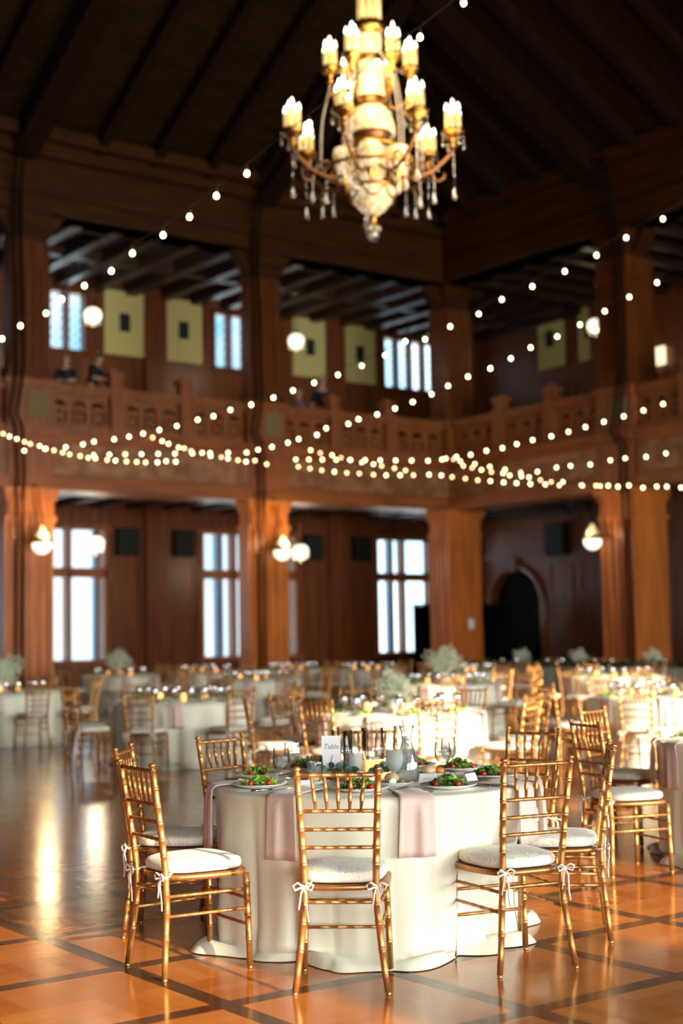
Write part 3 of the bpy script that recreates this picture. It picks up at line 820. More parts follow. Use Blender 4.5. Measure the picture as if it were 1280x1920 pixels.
def tie_mb(sx):
    mb = MB()
    z = 0.432; px = sx * back_x(z); py = back_y(z)
    mb.tube([(px + .019 * math.cos(a), py + .019 * math.sin(a), z + .004 * math.sin(2 * a)) for a in [2 * PI * k / 12 for k in range(12)]], 0.0042, 5, closed=True)
    mb.tube([(px, py - .018, z), (px - sx * .02, py + .03, z + .006), (px - sx * .03, py + .06, z + .012)], 0.004, 5)
    kx, ky = px + sx * .004, py - .024
    mb.ball((kx, ky, z), 0.008, 6, 5)
    for q in (-1, 1):
        mb.tube([(kx, ky, z), (kx + q * .022, ky - .012, z + .018), (kx + q * .042, ky - .012, z + .008), (kx + q * .034, ky - .01, z - .012), (kx, ky, z)], 0.0042, 5)
        mb.tube([(kx, ky, z), (kx + q * .01, ky - .012, z - .03), (kx + q * .014, ky - .006, z - .08 - .02 * q), (kx + q * .02, ky - .008, z - .115 - .025 * q)], 0.0045, 5, flat=0.5)
    return mb

def seat_mb():
    mb = MB()
    pts = []
    for k in range(40):
        a = 2 * PI * k / 40; ca, sa = math.cos(a), math.sin(a)
        x = math.copysign(abs(ca) ** .5, ca); y = math.copysign(abs(sa) ** .5, sa)
        yy = 0.012 + 0.200 * y
        pts.append(((0.158 + 0.046 * min(1.0, max(0.0, (yy + .19) / .22))) * x, yy))
    mb.prism(pts, 0.411, 0.434, smooth=True)
    return mb

def make_chair():
    t = empty('chiavari_chair')
    seat_mb().obj('seat', M['gold'], t)
    mb = MB(); mb.grid(cushion_fn, 44, 24, wrap=True)
    c = mb.obj('cushion', M['cushion'], t, 'ivory brocade cushion')
    for sx in (-1, 1): tie_mb(sx).obj('tie', M['ribbon'], c, 'ivory ribbon bow')
    for sx in (-1, 1):
        zs = [0.012, .1, .2, .3, .37, .43, .5, .6, .7, .8, .92]
        mb = MB(); bamboo(mb, [(sx * back_x(z), back_y(z), z) for z in zs], 0.0142, [.18, .30, .385, .565, .64, .72, .80, .885], 12, lambda f: 0.92 + 0.12 * math.sin(PI * f), True)
        mb.lathe([(.010, 0), (.011, .004), (.010, .014)], 10, TX(sx * back_x(0), back_y(0), 0)); mb.obj('back_leg', M['gold'], t)
        mb = MB(); bamboo(mb, [(sx * .187, .198, .012), (sx * .176, .188, .413)], 0.0138, [.30, .56, .74, .9], 12)
        mb.lathe([(.010, 0), (.011, .004), (.010, .014)], 10, TX(sx * .1872, .198, 0)); mb.obj('front_leg', M['gold'], t)
    xs = lambda z: back_x(z)
    mb = MB(); z = .887; bamboo(mb, [(-xs(z), back_y(z), z), (xs(z), back_y(z), z)], 0.0088, [.17, .335, .5, .665, .83], 9); mb.obj('top_rail', M['gold'], t)
    for z in (.739, .663, .589):
        mb = MB(); bamboo(mb, [(-xs(z), back_y(z), z), (xs(z), back_y(z), z)], 0.0080, [.18, .34, .5, .66, .82], 9); mb.obj('back_rail', M['gold'], t)
    for k in range(5):
        f = (k - 2) / 2
        mb = MB(); bamboo(mb, [(f * .108, back_y(.885), .885), (f * .092, back_y(.741), .741)], 0.0078, [.30, .68], 8, lambda q: 0.62 + 0.5 * math.sin(PI * min(1, max(0, q))) ** .7); mb.obj('spindle', M['gold'], t)
    z = .366; mb = MB(); bamboo(mb, [(-xs(z), back_y(z), z), (xs(z), back_y(z), z)], 0.0080, [.17, .39, .61, .83], 8); mb.obj('stretcher', M['gold'], t)
    for z in (.305, .19):
        w = .187 - .011 * z / .41; mb = MB(); bamboo(mb, [(-w, .198 - .01 * z / .41, z), (w, .198 - .01 * z / .41, z)], 0.0072, [.2, .4, .6, .8], 8); mb.obj('stretcher', M['gold'], t)
    for sx in (-1, 1):
        for z in (.345, .262):
            mb = MB(); bamboo(mb, [(sx * xs(z), back_y(z), z), (sx * (.187 - .011 * z / .41), .193, z)], 0.0076, [.22, .41, .59, .78], 8); mb.obj('stretcher', M['gold'], t)
    return t

def make_far_chair():
    t = empty('chiavari_chair')
    seat_mb().obj('seat', M['gold'], t)
    mb = MB(); mb.grid(cushion_fn, 24, 11, wrap=True); c = mb.obj('cushion', M['cushion'], t, 'ivory cushion')
    for sx in (-1, 1):
        mb = MB(); mb.tube([(sx * back_x(z), back_y(z), z) for z in (0, .15, .3, .43, .6, .75, .88)] + [(sx * back_x(.92), back_y(.92), .905), (sx * back_x(.92), back_y(.92), .92)], [.013, .0145, .0145, .0145, .015, .015, .0145, .011, .015], 8); mb.obj('back_leg', M['gold'], t)
        mb = MB(); mb.tube([(sx * .187, .198, 0), (sx * .176, .188, .413)], 0.014, 8); mb.obj('front_leg', M['gold'], t)
    mb = MB()
    for z, r in ((.887, .009), (.739, .0085), (.663, .008), (.589, .008)): mb.tube([(-back_x(z), back_y(z), z), (back_x(z), back_y(z), z)], r, 6)
    for k in range(5):
        f = (k - 2) / 2; mb.tube([(f * .108, back_y(.885), .885), (f * .1, back_y(.81), .81), (f * .092, back_y(.741), .741)], [.006, .0095, .006], 6)
    mb.obj('backrest', M['gold'], t)
    mb = MB()
    mb.tube([(-back_x(.366), back_y(.366), .366), (back_x(.366), back_y(.366), .366)], .008, 6)
    for z in (.305, .19): mb.tube([(-.18, .194, z), (.18, .194, z)], .0075, 6)
    for sx in (-1, 1):
        for z in (.345, .262): mb.tube([(sx * back_x(z), back_y(z), z), (sx * .18, .193, z)], .0078, 6)
    mb.obj('stretcher', M['gold'], t, 'stretchers between the legs')
    return t

CHAIR = make_chair(); CHAIR_USED = [False]
FARCHAIR = make_far_chair(); FAR_USED = [False]
tree_of(CHAIR); tree_of(FARCHAIR)
CHAIR_SPOTS = []
def place_chair(x, y, dx, dy, label, group, far=False):
    if any(math.hypot(x - p, y - q) < .52 for p, q in CHAIR_SPOTS): return None     # another table's chair stands here
    CHAIR_SPOTS.append((x, y))
    rz = math.atan2(-dx, dy)
    proto, used = (FARCHAIR, FAR_USED) if far else (CHAIR, CHAIR_USED)
    if not used[0]:
        used[0] = True; o = proto; o.location = (x, y, 0); o.rotation_euler = (0, 0, rz); TREES_KEEP.append(o)
        tag(o, label, 'chair', group)
    else:
        o = dup(proto, (x, y, 0), rz, label, 'chair', group)
    return o
TREES_KEEP = []

# ---------------------------------------------------------------- tables
R_T, Z_T = 0.79, 0.737
def cloth_mesh(seed, R=R_T, Z=Z_T, nu=220, detail=True, push=()):
    rnd = random.Random(seed)
    ph = [rnd.uniform(0, 2 * PI) for _ in range(8)]
    am = [rnd.uniform(.6, 1.2) for _ in range(8)]
    nv = 30 if detail else 16
    def fold(a):
        w = math.sin(2 * a + ph[4]) + .6 * math.sin(5 * a + ph[3])
        return 2.1 * (abs(math.sin(8 * a + ph[0] + 1.0 * w)) ** .75 - .62) * (1 + .5 * math.sin(3 * a + ph[1])) + am[1] * math.sin(19 * a + ph[1] + 1.3 * math.sin(3 * a + ph[5])) * .45 + am[2] * math.sin(5 * a + ph[2]) * .7
    def fn(u, v):
        a = 2 * PI * u
        ca, sa = math.cos(a), math.sin(a)
        if v < 0.14:
            r = R * (v / 0.14) * 0.985
            return (r * ca, r * sa, Z)
        if v < 0.20:
            q = (v - .14) / .06 * PI / 2
            return ((R - .012 + .012 * math.sin(q)) * ca, (R - .012 + .012 * math.sin(q)) * sa, Z - .012 + .012 * math.cos(q))
        t = (v - .20) / .80
        f = fold(a)
        if t < .84:
            d = t / .84
            z = (Z - .012) * (1 - d) + .035 * d
            r = R + (0.012 + 0.030 * f) * d ** 0.8 + .004 * math.sin(40 * a + ph[6]) * d - .012 * d
            pud = max(0, (d - .82) / .18)
            r += pud * .02 * math.sin(7 * a + ph[7])
        else:                         # the hem puddles on the floor
            d = (t - .84) / .16
            r = R + 0.030 * f + (0.055 + .05 * math.sin(6 * a + ph[7]) + .028 * math.sin(13 * a + ph[6])) * d
            z = .035 * (1 - d) + .004 + .022 * max(0, math.sin(PI * d)) * (1 + .9 * math.sin(9 * a + ph[5])) 
        for pa, pw, pd in push:       # a chair's seat pressing the cloth in
            da = (a - pa + PI) % (2 * PI) - PI
            r -= pd * math.exp(-(da / pw) ** 2) * min(1, t * 2.2)
        return (r * ca, r * sa, max(0.003, z))
    mb = MB(); mb.grid(fn, nu, nv, wrap=True)
    return mb
def make_table(seed, detail, push=()):
    t = empty('round_table')
    cloth_mesh(seed, nu=280 if detail else 150, detail=detail, push=push).obj('tablecloth', M['cloth'], t)
    mb = MB(); mb.lathe([(0, Z_T - .035), (R_T - .03, Z_T - .035), (R_T - .03, Z_T - .008), (0, Z_T - .008)], 40); mb.obj('tabletop', M['wood_top'], t)
    for k in range(4):
        a = PI / 4 + k * PI / 2; mb = MB(); mb.tube([(.5 * math.cos(a), .5 * math.sin(a), 0), (.5 * math.cos(a), .5 * math.sin(a), Z_T - .035)], .018, 8); mb.obj('leg', M['cable'], t)
    return t

def plate_mb(r=.13):
    mb = MB(); mb.lathe([(0, .004), (r * .55, .004), (r * .62, .002), (r * .66, .005), (r * .98, .018), (r, .020), (r * .985, .022), (r * .68, .0105), (r * .6, .008), (0, .008)], 36, caps=False); return mb
def greens_mb(seed, n=46, r=.085, mats=True):
    rnd = random.Random(seed); mb = MB()
    for k in range(n):
        q = r * math.sqrt(rnd.random()); a = rnd.uniform(0, 2 * PI)
        h = .008 + .028 * (1 - (q / r) ** 2) * rnd.uniform(.3, 1.1)
        s = rnd.uniform(.014, .029); w = rnd.uniform(.5, .9); az = rnd.uniform(0, 2 * PI); tl = rnd.uniform(-.7, .7); fr = rnd.uniform(0, 6)
        T = TX(q * math.cos(a), q * math.sin(a), h) @ RZ(az) @ RX(tl) @ RY(rnd.uniform(-.6, .6))
        def fn(u, v, s=s, w=w, fr=fr):
            x = (u - .5) * 2; prof = math.sin(PI * min(.97, v * .93 + .05)) ** .6
            ed = .2 * math.sin(v * 19 + fr) * abs(x)
            return (x * s * w * prof * (1 + ed), (v - .5) * 2 * s, .3 * s * (x * x) + .22 * s * math.sin(v * 9 + fr) * abs(x) + .12 * s * math.sin(x * 5 + fr))
        mb.grid(fn, 5, 7, M4=T)
    return mb
def goblet_mb(h=.17, r=.040, n=14):
    mb = MB()
    mb.lathe([(0, .001), (.034, .002), (.035, .005), (.012, .010), (.006, .018), (.0075, .028), (.0055, .040), (.008, .052), (.014, .058), (r * .72, .075), (r * .96, .095), (r, .115), (r * .98, .14), (r * .93, h), (r * .90, h), (r * .95, .14), (r * .965, .115), (r * .92, .096), (r * .68, .078), (.008, .064), (0, .062)], n, caps=False, smooth=True)
    return mb
def napkin_mb(seed, hang=.30, w=.15, top=.20):
    """a folded napkin lying on the table (+y out) and hanging over its edge; y = 0 is the edge"""
    rnd = random.Random(seed); p1, p2 = rnd.uniform(0, 6), rnd.uniform(0, 6)
    mb = MB(); th = .006
    def base(u, s):
        x = (u - .5) * w * (1 + .12 * max(0, s) / hang)
        wave = .010 * math.sin(u * 8 + p1) + .006 * math.sin(u * 17 + p2)
        if s < 0: return (x * (1 + .1 * s / top), s, .006 + .004 * (1 + math.sin(u * 7 + p1)) * min(1, -s / .05))
        if s < .03:
            q = s / .03 * PI / 2; return (x, .016 * math.sin(q), .006 - .016 * (1 - math.cos(q)))
        d = s - .03
        return (x + .02 * d * math.sin(p2), .020 + .02 * d + wave * min(1, d / .08), -.010 - d)
    ss = [-top, -top * .7, -top * .4, -top * .15, 0, .01, .02, .03, .06, .10, .15, .20, .25, hang]
    nu = 12
    vs, fs = [], []
    for lay in (0, 1):
        for s in ss:
            for i in range(nu):
                u = i / (nu - 1); x, y, z = base(u, s)
                if lay: (y, z) = (y, z + th) if s <= 0 else (y + th * min(1, s / .03), z + th * max(0, 1 - s / .03))
                vs.append((x, y, z))
    K = len(ss)
    for j in range(K - 1):
        for i in range(nu - 1):
            a = j * nu + i; fs.append((a, a + nu, a + nu + 1, a + 1)); b = a + K * nu; fs.append((b, b + 1, b + nu + 1, b + nu))
    for j in range(K - 1):
        for i in (0, nu - 1):
            a = j * nu + i; b = a + K * nu; fs.append((a, b, b + nu, a + nu) if i == 0 else (a, a + nu, b + nu, b))
    for i in range(nu - 1):
        for j in (0, K - 1):
            a = j * nu + i; b = a + K * nu; fs.append((a, a + 1, b + 1, b) if j == 0 else (a, b, b + 1, a + 1))
    mb.add(vs, fs)
    return mb
def bouquet_mb(seed, r, n, dot):
    rnd = random.Random(seed); mb = MB()
    oct_f = [(0, 2, 4), (2, 1, 4), (1, 3, 4), (3, 0, 4), (2, 0, 5), (1, 2, 5), (3, 1, 5), (0, 3, 5)]
    lobes = [(Vector((rnd.gauss(0, .42) * r, rnd.gauss(0, .42) * r, rnd.gauss(.1, .32) * r)), rnd.uniform(.25, .55) * r) for _ in range(22)]
    for k in range(n):
        c, lr = rnd.choice(lobes)
        d = Vector((rnd.gauss(0, 1), rnd.gauss(0, 1), rnd.gauss(0, 1))).normalized()
        bumpy = .95 + .22 * math.sin(5 * d.x + 3 * d.z + seed) + .2 * math.sin(6 * d.y - 4 * d.z + 2 * seed)
        d = d * r * bumpy * rnd.random() ** .36; d.z *= .8
        s = dot * rnd.uniform(.6, 1.3)
        mb.add([d + Vector(q) * s for q in ((1, 0, 0), (-1, 0, 0), (0, 1, 0), (0, -1, 0), (0, 0, 1), (0, 0, -1))], oct_f)
    return mb
def make_flowers(seed, r=.17, vase_h=.16, vase_r=.06, n=900, dot=.010):
    t = empty('flower_arrangement')
    mb = MB(); mb.lathe([(0, 0), (vase_r * .8, 0), (vase_r, .01), (vase_r, vase_h), (vase_r * .92, vase_h), (vase_r * .9, .02), (0, .02)], 20, caps=False); mb.obj('vase', M['china'], t)
    bl = bouquet_mb(seed, r, n, dot); b = MB(); b.add(bl.v, bl.f, True, TX(0, 0, vase_h + r * .55)); o = b.obj('blossoms', M['breath'], t); o['kind'] = 'stuff'
    rnd = random.Random(seed); mb = MB()
    for k in range(26):
        a, q = rnd.uniform(0, 2 * PI), r * rnd.uniform(.2, .9)
        mb.tube([(.2 * vase_r * math.cos(a), .2 * vase_r * math.sin(a), .03), (.6 * vase_r * math.cos(a), .6 * vase_r * math.sin(a), vase_h), (q * math.cos(a), q * math.sin(a), vase_h + r * rnd.uniform(.4, 1.2))], .0025, 4)
    o = mb.obj('stems', M['stem'], t); o['kind'] = 'stuff'
    return t
def votive():
    t = empty('votive_candle')
    mb = MB(); mb.lathe([(0, 0), (.028, 0), (.033, .05), (.036, .085), (.034, .085), (.030, .05), (.026, .006), (0, .006)], 14, caps=False); mb.obj('glass_cup', M['glow'], t)
    mb = MB(); mb.lathe([(0, .0), (.007, .008), (.009, .016), (.005, .032), (0, .045)], 8, TX(0, 0, .05), caps=False); mb.obj('flame', M['flame'], t)
    mb = MB(); mb.lathe([(0, .006), (.024, .006), (.024, .05), (0, .05)], 12, caps=False); mb.obj('wax', M['wax'], t)
    return t

# prototypes for the tables further back (each is used first where it is first placed)
class Proto:
    def __init__(s, make): s.make = make; s.o = None
    def put(s, loc, rz, label, cat, group):
        if s.o is None:
            s.o = s.make(); tree_of(s.o); s.o.location = loc; s.o.rotation_euler = (0, 0, rz); tag(s.o, label, cat, group); return s.o
        return dup(s.o, loc, rz, label, cat, group)
def _plate():
    return plate_mb(.125).obj('dinner_plate', M['china'])
P_PLATE = Proto(_plate)
P_GREENS = [Proto(lambda k=k: greens_mb(100 + k, 16, .075).obj('salad_greens', M['lettuce'])) for k in range(3)]
P_GOBLET = Proto(lambda: goblet_mb(n=10).obj('water_goblet', M['farglass']))
P_NAPKIN = Proto(lambda: napkin_mb(5).obj('napkin', M['napkin']))
P_VOTIVE = Proto(votive)
P_BREAD = Proto(lambda: MB().ball((0, 0, .024), .035, 10, 7, (1.2, .9, .68)).obj('bread_roll', M['bread']))

# ---------------------------------------------------------------- tables further back
SIDES = ['nearest the viewer', 'at the near right', 'at the right', 'at the far right', 'at the far side', 'at the far left', 'at the left', 'at the near left']
def side_of(phi):            # phi: 0 = towards the viewer, positive to the right
    return SIDES[int(round((math.degrees(phi) % 360) / 45)) % 8]
def table_center(px, py):
    p = at(px, py, Z_T); d = Vector((p.x, p.y, 0)).normalized()
    return Vector((p.x, p.y, 0)) + d * R_T
# name for labels, pixel of the near table edge, first chair's angle, flowers, chairs left out, detail chairs
TABLES = [
    ('the sunlit second table', 750, 1345, 15, 'big', (), False),
    ('the left middle table', 345, 1319, -22, None, (), False),
    ('the table at the left edge', 10, 1302, 21, 'low', (), True),
    ('the right middle table', 1236, 1312, -13, None, (), False),
    ('the table behind the sunlit one', 838, 1286, 6, 'big', (), True),
    ('the back left table by the windows', 226, 1268, -8, 'low', (), True),
    ('the candlelit table left of centre', 480, 1277, 20, None, (), True),
    ('the rearmost table by the second pillar', 548, 1257, 4, None, (), True),
    ('the table before the long one', 1150, 1272, 18, None, (), True),
    ('the table before the corner pillar', 868, 1262, -14, None, (), True),
    ('the table under the right window', 690, 1258, 10, None, (), True),
    ('the table left of the second pillar', 385, 1262, -4, None, (), True),
]
FT = []
for ti, (tname, px, py, off, flow, skip, far) in enumerate(TABLES):
    c = table_center(px, py)
    rnd = random.Random(50 + ti)
    if ti < 4: t = make_table(20 + ti, False); FT.append(t)
    else: t = dup(FT[ti % 4], (0, 0, 0), 0)
    t.location = (c.x, c.y, 0); t.rotation_euler = (0, 0, rnd.uniform(0, 6))
    tag(t, 'round table under a floor-length ivory cloth: %s' % tname, 'table', 'round tables across the hall')
    cam_ang = math.atan2(-c.y, -c.x)
    for k in range(8):
        phi = math.radians(off + 45 * k) + rnd.uniform(-.06, .06)
        a = cam_ang + phi
        rr = R_T + .31 + rnd.uniform(0, .10)
        tw = a + PI + rnd.uniform(-.10, .10)
        place_chair(c.x + rr * math.cos(a), c.y + rr * math.sin(a), math.cos(tw), math.sin(tw),
                    'gold bamboo-style chair %s of %s' % (side_of(phi), tname), 'gold chairs around the tables further back', far)
        # place setting
        q = R_T - .19
        P_PLATE.put((c.x + q * math.cos(a), c.y + q * math.sin(a), Z_T), 0, 'white salad plate %s of %s' % (side_of(phi), tname), 'plate', 'plates on the tables further back')
        pg = P_GREENS[(ti + k) % 3]
        pg.put((c.x + q * math.cos(a), c.y + q * math.sin(a), Z_T + .011), rnd.uniform(0, 6), 'leafy green salad %s of %s' % (side_of(phi), tname), 'salad', 'salads on the tables further back')
        an = a + .27
        P_NAPKIN.put((c.x + (R_T + .002) * math.cos(an), c.y + (R_T + .002) * math.sin(an), Z_T + .002), an - PI / 2, 'dusty pink napkin hanging %s of %s' % (side_of(phi + .27), tname), 'napkin', 'pink napkins on the tables further back')
        ag = a - .30 + rnd.uniform(-.05, .05); q2 = R_T - .26
        P_GOBLET.put((c.x + q2 * math.cos(ag), c.y + q2 * math.sin(ag), Z_T), 0, 'stemmed water goblet on %s' % tname, 'glass', 'water goblets on ' + tname)
        if k % 2 == 0 or ti in (1, 3, 6, 7):
            q3 = R_T - .36; ag = a + .12
            P_GOBLET.put((c.x + q3 * math.cos(ag), c.y + q3 * math.sin(ag), Z_T), 0, 'stemmed water goblet on %s' % tname, 'glass', 'water goblets on ' + tname)
    for k in range(3):
        a = cam_ang + 2.2 * k + rnd.uniform(-.4, .4); q = .2 + .05 * k
        P_VOTIVE.put((c.x + q * math.cos(a), c.y + q * math.sin(a), Z_T), 0, 'lit votive candle in the middle of %s' % tname, 'candle', 'votive candles on ' + tname)
    for k in range(2):
        a = cam_ang + rnd.uniform(-1, 1); q = .33 + .08 * k
        P_BREAD.put((c.x + q * math.cos(a), c.y + q * math.sin(a), Z_T), rnd.uniform(0, 3), 'bread roll on %s' % tname, 'bread', 'bread rolls on ' + tname)
    if flow:
        r = .20 if ti == 0 else .28
        f = make_flowers(ti, r, .13 if ti == 0 else .17, .065, 1150 if ti == 0 else 1300, .0075 if ti == 0 else .011)
        f.location = (c.x - .05, c.y + .03, Z_T)
        tag(f, 'white baby\'s-breath bouquet in a white vase on %s' % tname, 'flowers')

# the table cut by the right edge
c = Vector((2.82, 9.32, 0))
t = make_table(31, True); t.location = c; tag(t, 'round table under an ivory cloth cut by the right edge', 'table', 'round tables across the hall')
place_chair(1.70, 8.83, .93, .37, 'gold bamboo-style chair lit by the sun, at the table cut by the right edge', 'gold chairs around the tables further back')
place_chair(1.96, 10.05, .76, -.65, 'gold bamboo-style chair on the far side of the table cut by the right edge', 'gold chairs around the tables further back')
for k, (dx, dy) in enumerate(((-.58, .12), (-.42, .45), (-.30, -.50))):
    P_PLATE.put((c.x + dx, c.y + dy, Z_T), 0, 'white salad plate, %s on the table cut by the right edge' % ('leftmost', 'rear', 'front')[k], 'plate', 'plates on the tables further back')
    P_GREENS[k].put((c.x + dx, c.y + dy, Z_T + .011), k, 'leafy salad on the %s plate of the table cut by the right edge' % ('leftmost', 'rear', 'front')[k], 'salad', 'salads on the tables further back')
for k, ang in enumerate((PI + .30, PI - .15)):
    P_NAPKIN.put((c.x + (R_T + .002) * math.cos(ang), c.y + (R_T + .002) * math.sin(ang), Z_T + .002), ang - PI / 2, 'dusty pink napkin, the %s one on the table cut by the right edge' % ('nearer', 'farther')[k], 'napkin', 'pink napkins on the tables further back')

# the long table before the right gallery
LA, LB0, LB1 = 21.9, 15.5, 24.2
o = empty('banquet_table'); o.rotation_euler = (0, 0, ROT)
mb = MB()
def lt(u, v):
    per = 2 * (1.0 + (LB1 - LB0)); s = u * per; W_, L_ = 1.0, LB1 - LB0
    if s < L_: x, y, nx, ny = LA - .5, LB0 + s, -1, 0
    elif s < L_ + W_: x, y, nx, ny = LA - .5 + (s - L_), LB1, 0, 1
    elif s < 2 * L_ + W_: x, y, nx, ny = LA + .5, LB1 - (s - L_ - W_), 1, 0
    else: x, y, nx, ny = LA + .5 - (s - 2 * L_ - W_), LB0, 0, -1
    d = (.02 + .03 * math.sin(s * 17) + .015 * math.sin(s * 29 + 1)) * (1 - v)
    return (x + nx * d, y + ny * d, .004 + v * .746)
mb.grid(lt, 420, 8, wrap=True); mb.box(LA - .5, LA + .5, LB0, LB1, .735, .752)
mb.obj('tablecloth', M['greycloth'], o)
tag(o, 'long head table under a pale sage cloth before the right gallery', 'table')
def leaf_string(name, pts, n, spread, size, seed, m_, M4=None):
    rnd = random.Random(seed); mb = MB()
    for k in range(n):
        f = rnd.random() * (len(pts) - 1); i = int(f); p = Vector(pts[i]).lerp(Vector(pts[min(i + 1, len(pts) - 1)]), f - i)
        p += Vector((rnd.gauss(0, spread), rnd.gauss(0, spread), abs(rnd.gauss(0, spread))))
        T = TX(*p) @ RZ(rnd.uniform(0, 6.28)) @ RX(rnd.uniform(-.8, .8)) @ RY(rnd.uniform(-.8, .8)); s = size * rnd.uniform(.7, 1.3)
        mb.add([(0, -s, 0), (s * .45, -.2 * s, .1 * s), (s * .4, .4 * s, .1 * s), (0, s, 0), (-s * .4, .4 * s, .1 * s), (-s * .45, -.2 * s, .1 * s)], [(0, 1, 2, 3), (0, 3, 4, 5)], True, T)
    return mb
g = leaf_string('garland', [(LA - .38, LB0, .765), (LA - .38, LB1, .765)], 1300, .05, .055, 4, None).obj('garland', M['garland']); g.rotation_euler = (0, 0, ROT)
tag(g, 'dark leafy garland along the front of the long head table', 'garland', kind='stuff')
for k, (px, nm) in enumerate(((945, 'leftmost'), (1077, 'middle'), (1246, 'rightmost'))):
    p = at(px, 1249, .76); b = p.dot(VB)
    f = make_flowers(60 + k, .19, .10, .05, 420, .014); q = RW(LA + .1, b); f.location = (q.x, q.y, .754)
    tag(f, 'small creamy white flower bunch, %s on the long head table' % nm, 'flowers')
for k, px in enumerate((868, 1001, 1042, 1113, 1161, 1190, 1262, 905)):
    p = at(px, 1249, .76); q = RW(LA - .1 - .1 * (k % 2), min(LB1 - .1, p.dot(VB)))
    P_VOTIVE.put((q.x, q.y, .754), 0, 'lit votive candle on the long head table', 'candle', 'votive candles on the long head table')
for k in range(12):
    q = RW(LA - .05 + .25 * (k % 2), LB0 + .4 + k * .7)
    P_GOBLET.put((q.x, q.y, .754), 0, 'stemmed water goblet on the long head table', 'glass', 'water goblets on the long head table')
for k in range(6):
    q = RW(LA + 1.0, LB0 + .8 + k * 1.35)
    place_chair(q.x, q.y, -UA.x, -UA.y, 'gold bamboo-style chair behind the long head table', 'gold chairs behind the long head table', True)

# ---------------------------------------------------------------- the front table
T0 = Vector((.14, 7.17, 0))
seats = [  # x, y of the chair, the way it faces, what tells it apart
    (-.02, 6.14, .06, 1.0, 'gold bamboo-style chair with its back to the viewer, at the front of the numbered table'),
    (-.705, 6.475, .84, .55, 'sunlit gold bamboo-style chair at the front left of the numbered table'),
    (-.865, 7.27, .995, -.08, 'shaded gold bamboo-style chair at the left of the numbered table'),
    (-.50, 7.80, .74, -.67, 'gold bamboo-style chair at the far left of the numbered table'),
    (.13, 8.22, .0, -1.0, 'gold bamboo-style chair facing the viewer behind the glass candle cylinders'),
    (.90, 7.92, -.62, -.78, 'gold bamboo-style chair at the far right of the numbered table'),
    (1.03, 7.02, -.99, .12, 'gold bamboo-style chair seen side-on at the right of the numbered table'),
    (.72, 6.44, -.40, .91, 'gold bamboo-style chair at the front right of the numbered table'),
]
push = []
for x, y, dx, dy, lab in seats:
    l = math.hypot(dx, dy); dx, dy = dx / l, dy / l
    fx, fy = x + .212 * dx - T0.x, y + .212 * dy - T0.y
    gap = R_T - math.hypot(fx, fy)
    if gap > -.05: push.append((math.atan2(fy, fx), .34, max(.02, gap + .05)))
    place_chair(x, y, dx, dy, lab, 'gold chairs around the numbered front table')
t = make_table(3, True, push); t.location = T0
tag(t, 'round front table under a floor-length ivory satin cloth', 'table', 'round tables across the hall')

def ring(r, deg):     # deg: 0 towards the viewer, positive to the right
    a = math.radians(deg) - PI / 2
    return T0.x + r * math.cos(a), T0.y + r * math.sin(a), a
ZT = Z_T + .0006
# plates with their salads; x, y, colours of leaves, label of the place
plates = [(.065, 6.66, 0, 'nearest the viewer'), (-.415, 6.90, 1, 'at the front left'), (-.45, 7.40, 2, 'at the left'),
          (-.22, 7.74, 3, 'at the far left'), (.36, 7.80, 4, 'at the far side'), (.60, 7.58, 5, 'at the far right'),
          (.72, 7.17, 6, 'at the right'), (.475, 6.72, 7, 'at the front right of the front table')]
pm = plate_mb(.135)
pmesh = None
tom = MB().ball((0, 0, 0), .0135, 12, 8, (1, 1, .92)); tmesh = None
for x, y, k, where in plates:
    o = bpy.data.objects.new('salad_plate', pmesh) if pmesh else pm.obj('salad_plate', M['china'])
    if pmesh: COL.objects.link(o)
    pmesh = o.data; o.location = (x, y, ZT)
    tag(o, 'white salad plate %s of the front table' % where, 'plate', 'salad plates on the front table')
    light = k in (1, 2)
    gm = greens_mb(k, 62, .068).obj('salad_greens', M['lettuce'] if light else M['garland'] if k == 3 else M['darkleaf'])
    gm.location = (x, y, ZT + .010); gm.rotation_euler = (0, 0, k)
    tag(gm, ('pale ' if light else 'dark ') + 'leafy salad on the front table plate ' + where, 'salad', 'salads on the front table')
    if not light:
        g2 = greens_mb(k + 40, 34, .062).obj('bright_leaves', M['lettuce']); g2.parent = gm; g2.location = (0, 0, .006)
    rnd = random.Random(k)
    for j in range(2):
        a = (-2.3, -.75, rnd.uniform(-1.9, -1.1))[j] + rnd.uniform(-.25, .25)
        to = bpy.data.objects.new('cherry_tomato', tmesh) if tmesh else tom.obj('cherry_tomato', M['tomato'])
        if tmesh: COL.objects.link(to)
        tmesh = to.data; q = .074
        to.location = (x + q * math.cos(a), y + q * math.sin(a), ZT + .026 + (.008 if j == 2 else 0)); to.rotation_euler = (j, k, 0)
        tag(to, 'red cherry tomato in the front table salad ' + where, 'tomato', 'cherry tomatoes in the front table salads')

# pink napkins hanging over the edge
naps = [(12, 'hanging beside the nearest chair back'), (-32, 'hanging at the front left of the front table'), (-77, 'hanging off the left end of the front table'), (58, 'hanging behind the front right chair'), (78, 'hanging off the right end of the front table'),
        (-128, 'lying at the far left of the front table'), (172, 'lying at the far side of the front table'), (128, 'lying at the far right of the front table')]
for k, (deg, l) in enumerate(naps):
    x, y, a = ring(R_T + .010, deg)
    o = napkin_mb(70 + k, .28 + .02 * (k % 3), .155, .24).obj('napkin', M['napkin']); o.location = (x, y, ZT + .001); o.rotation_euler = (0, 0, a - PI / 2)
    tag(o, 'dusty pink napkin ' + l, 'napkin', 'pink napkins on the front table')

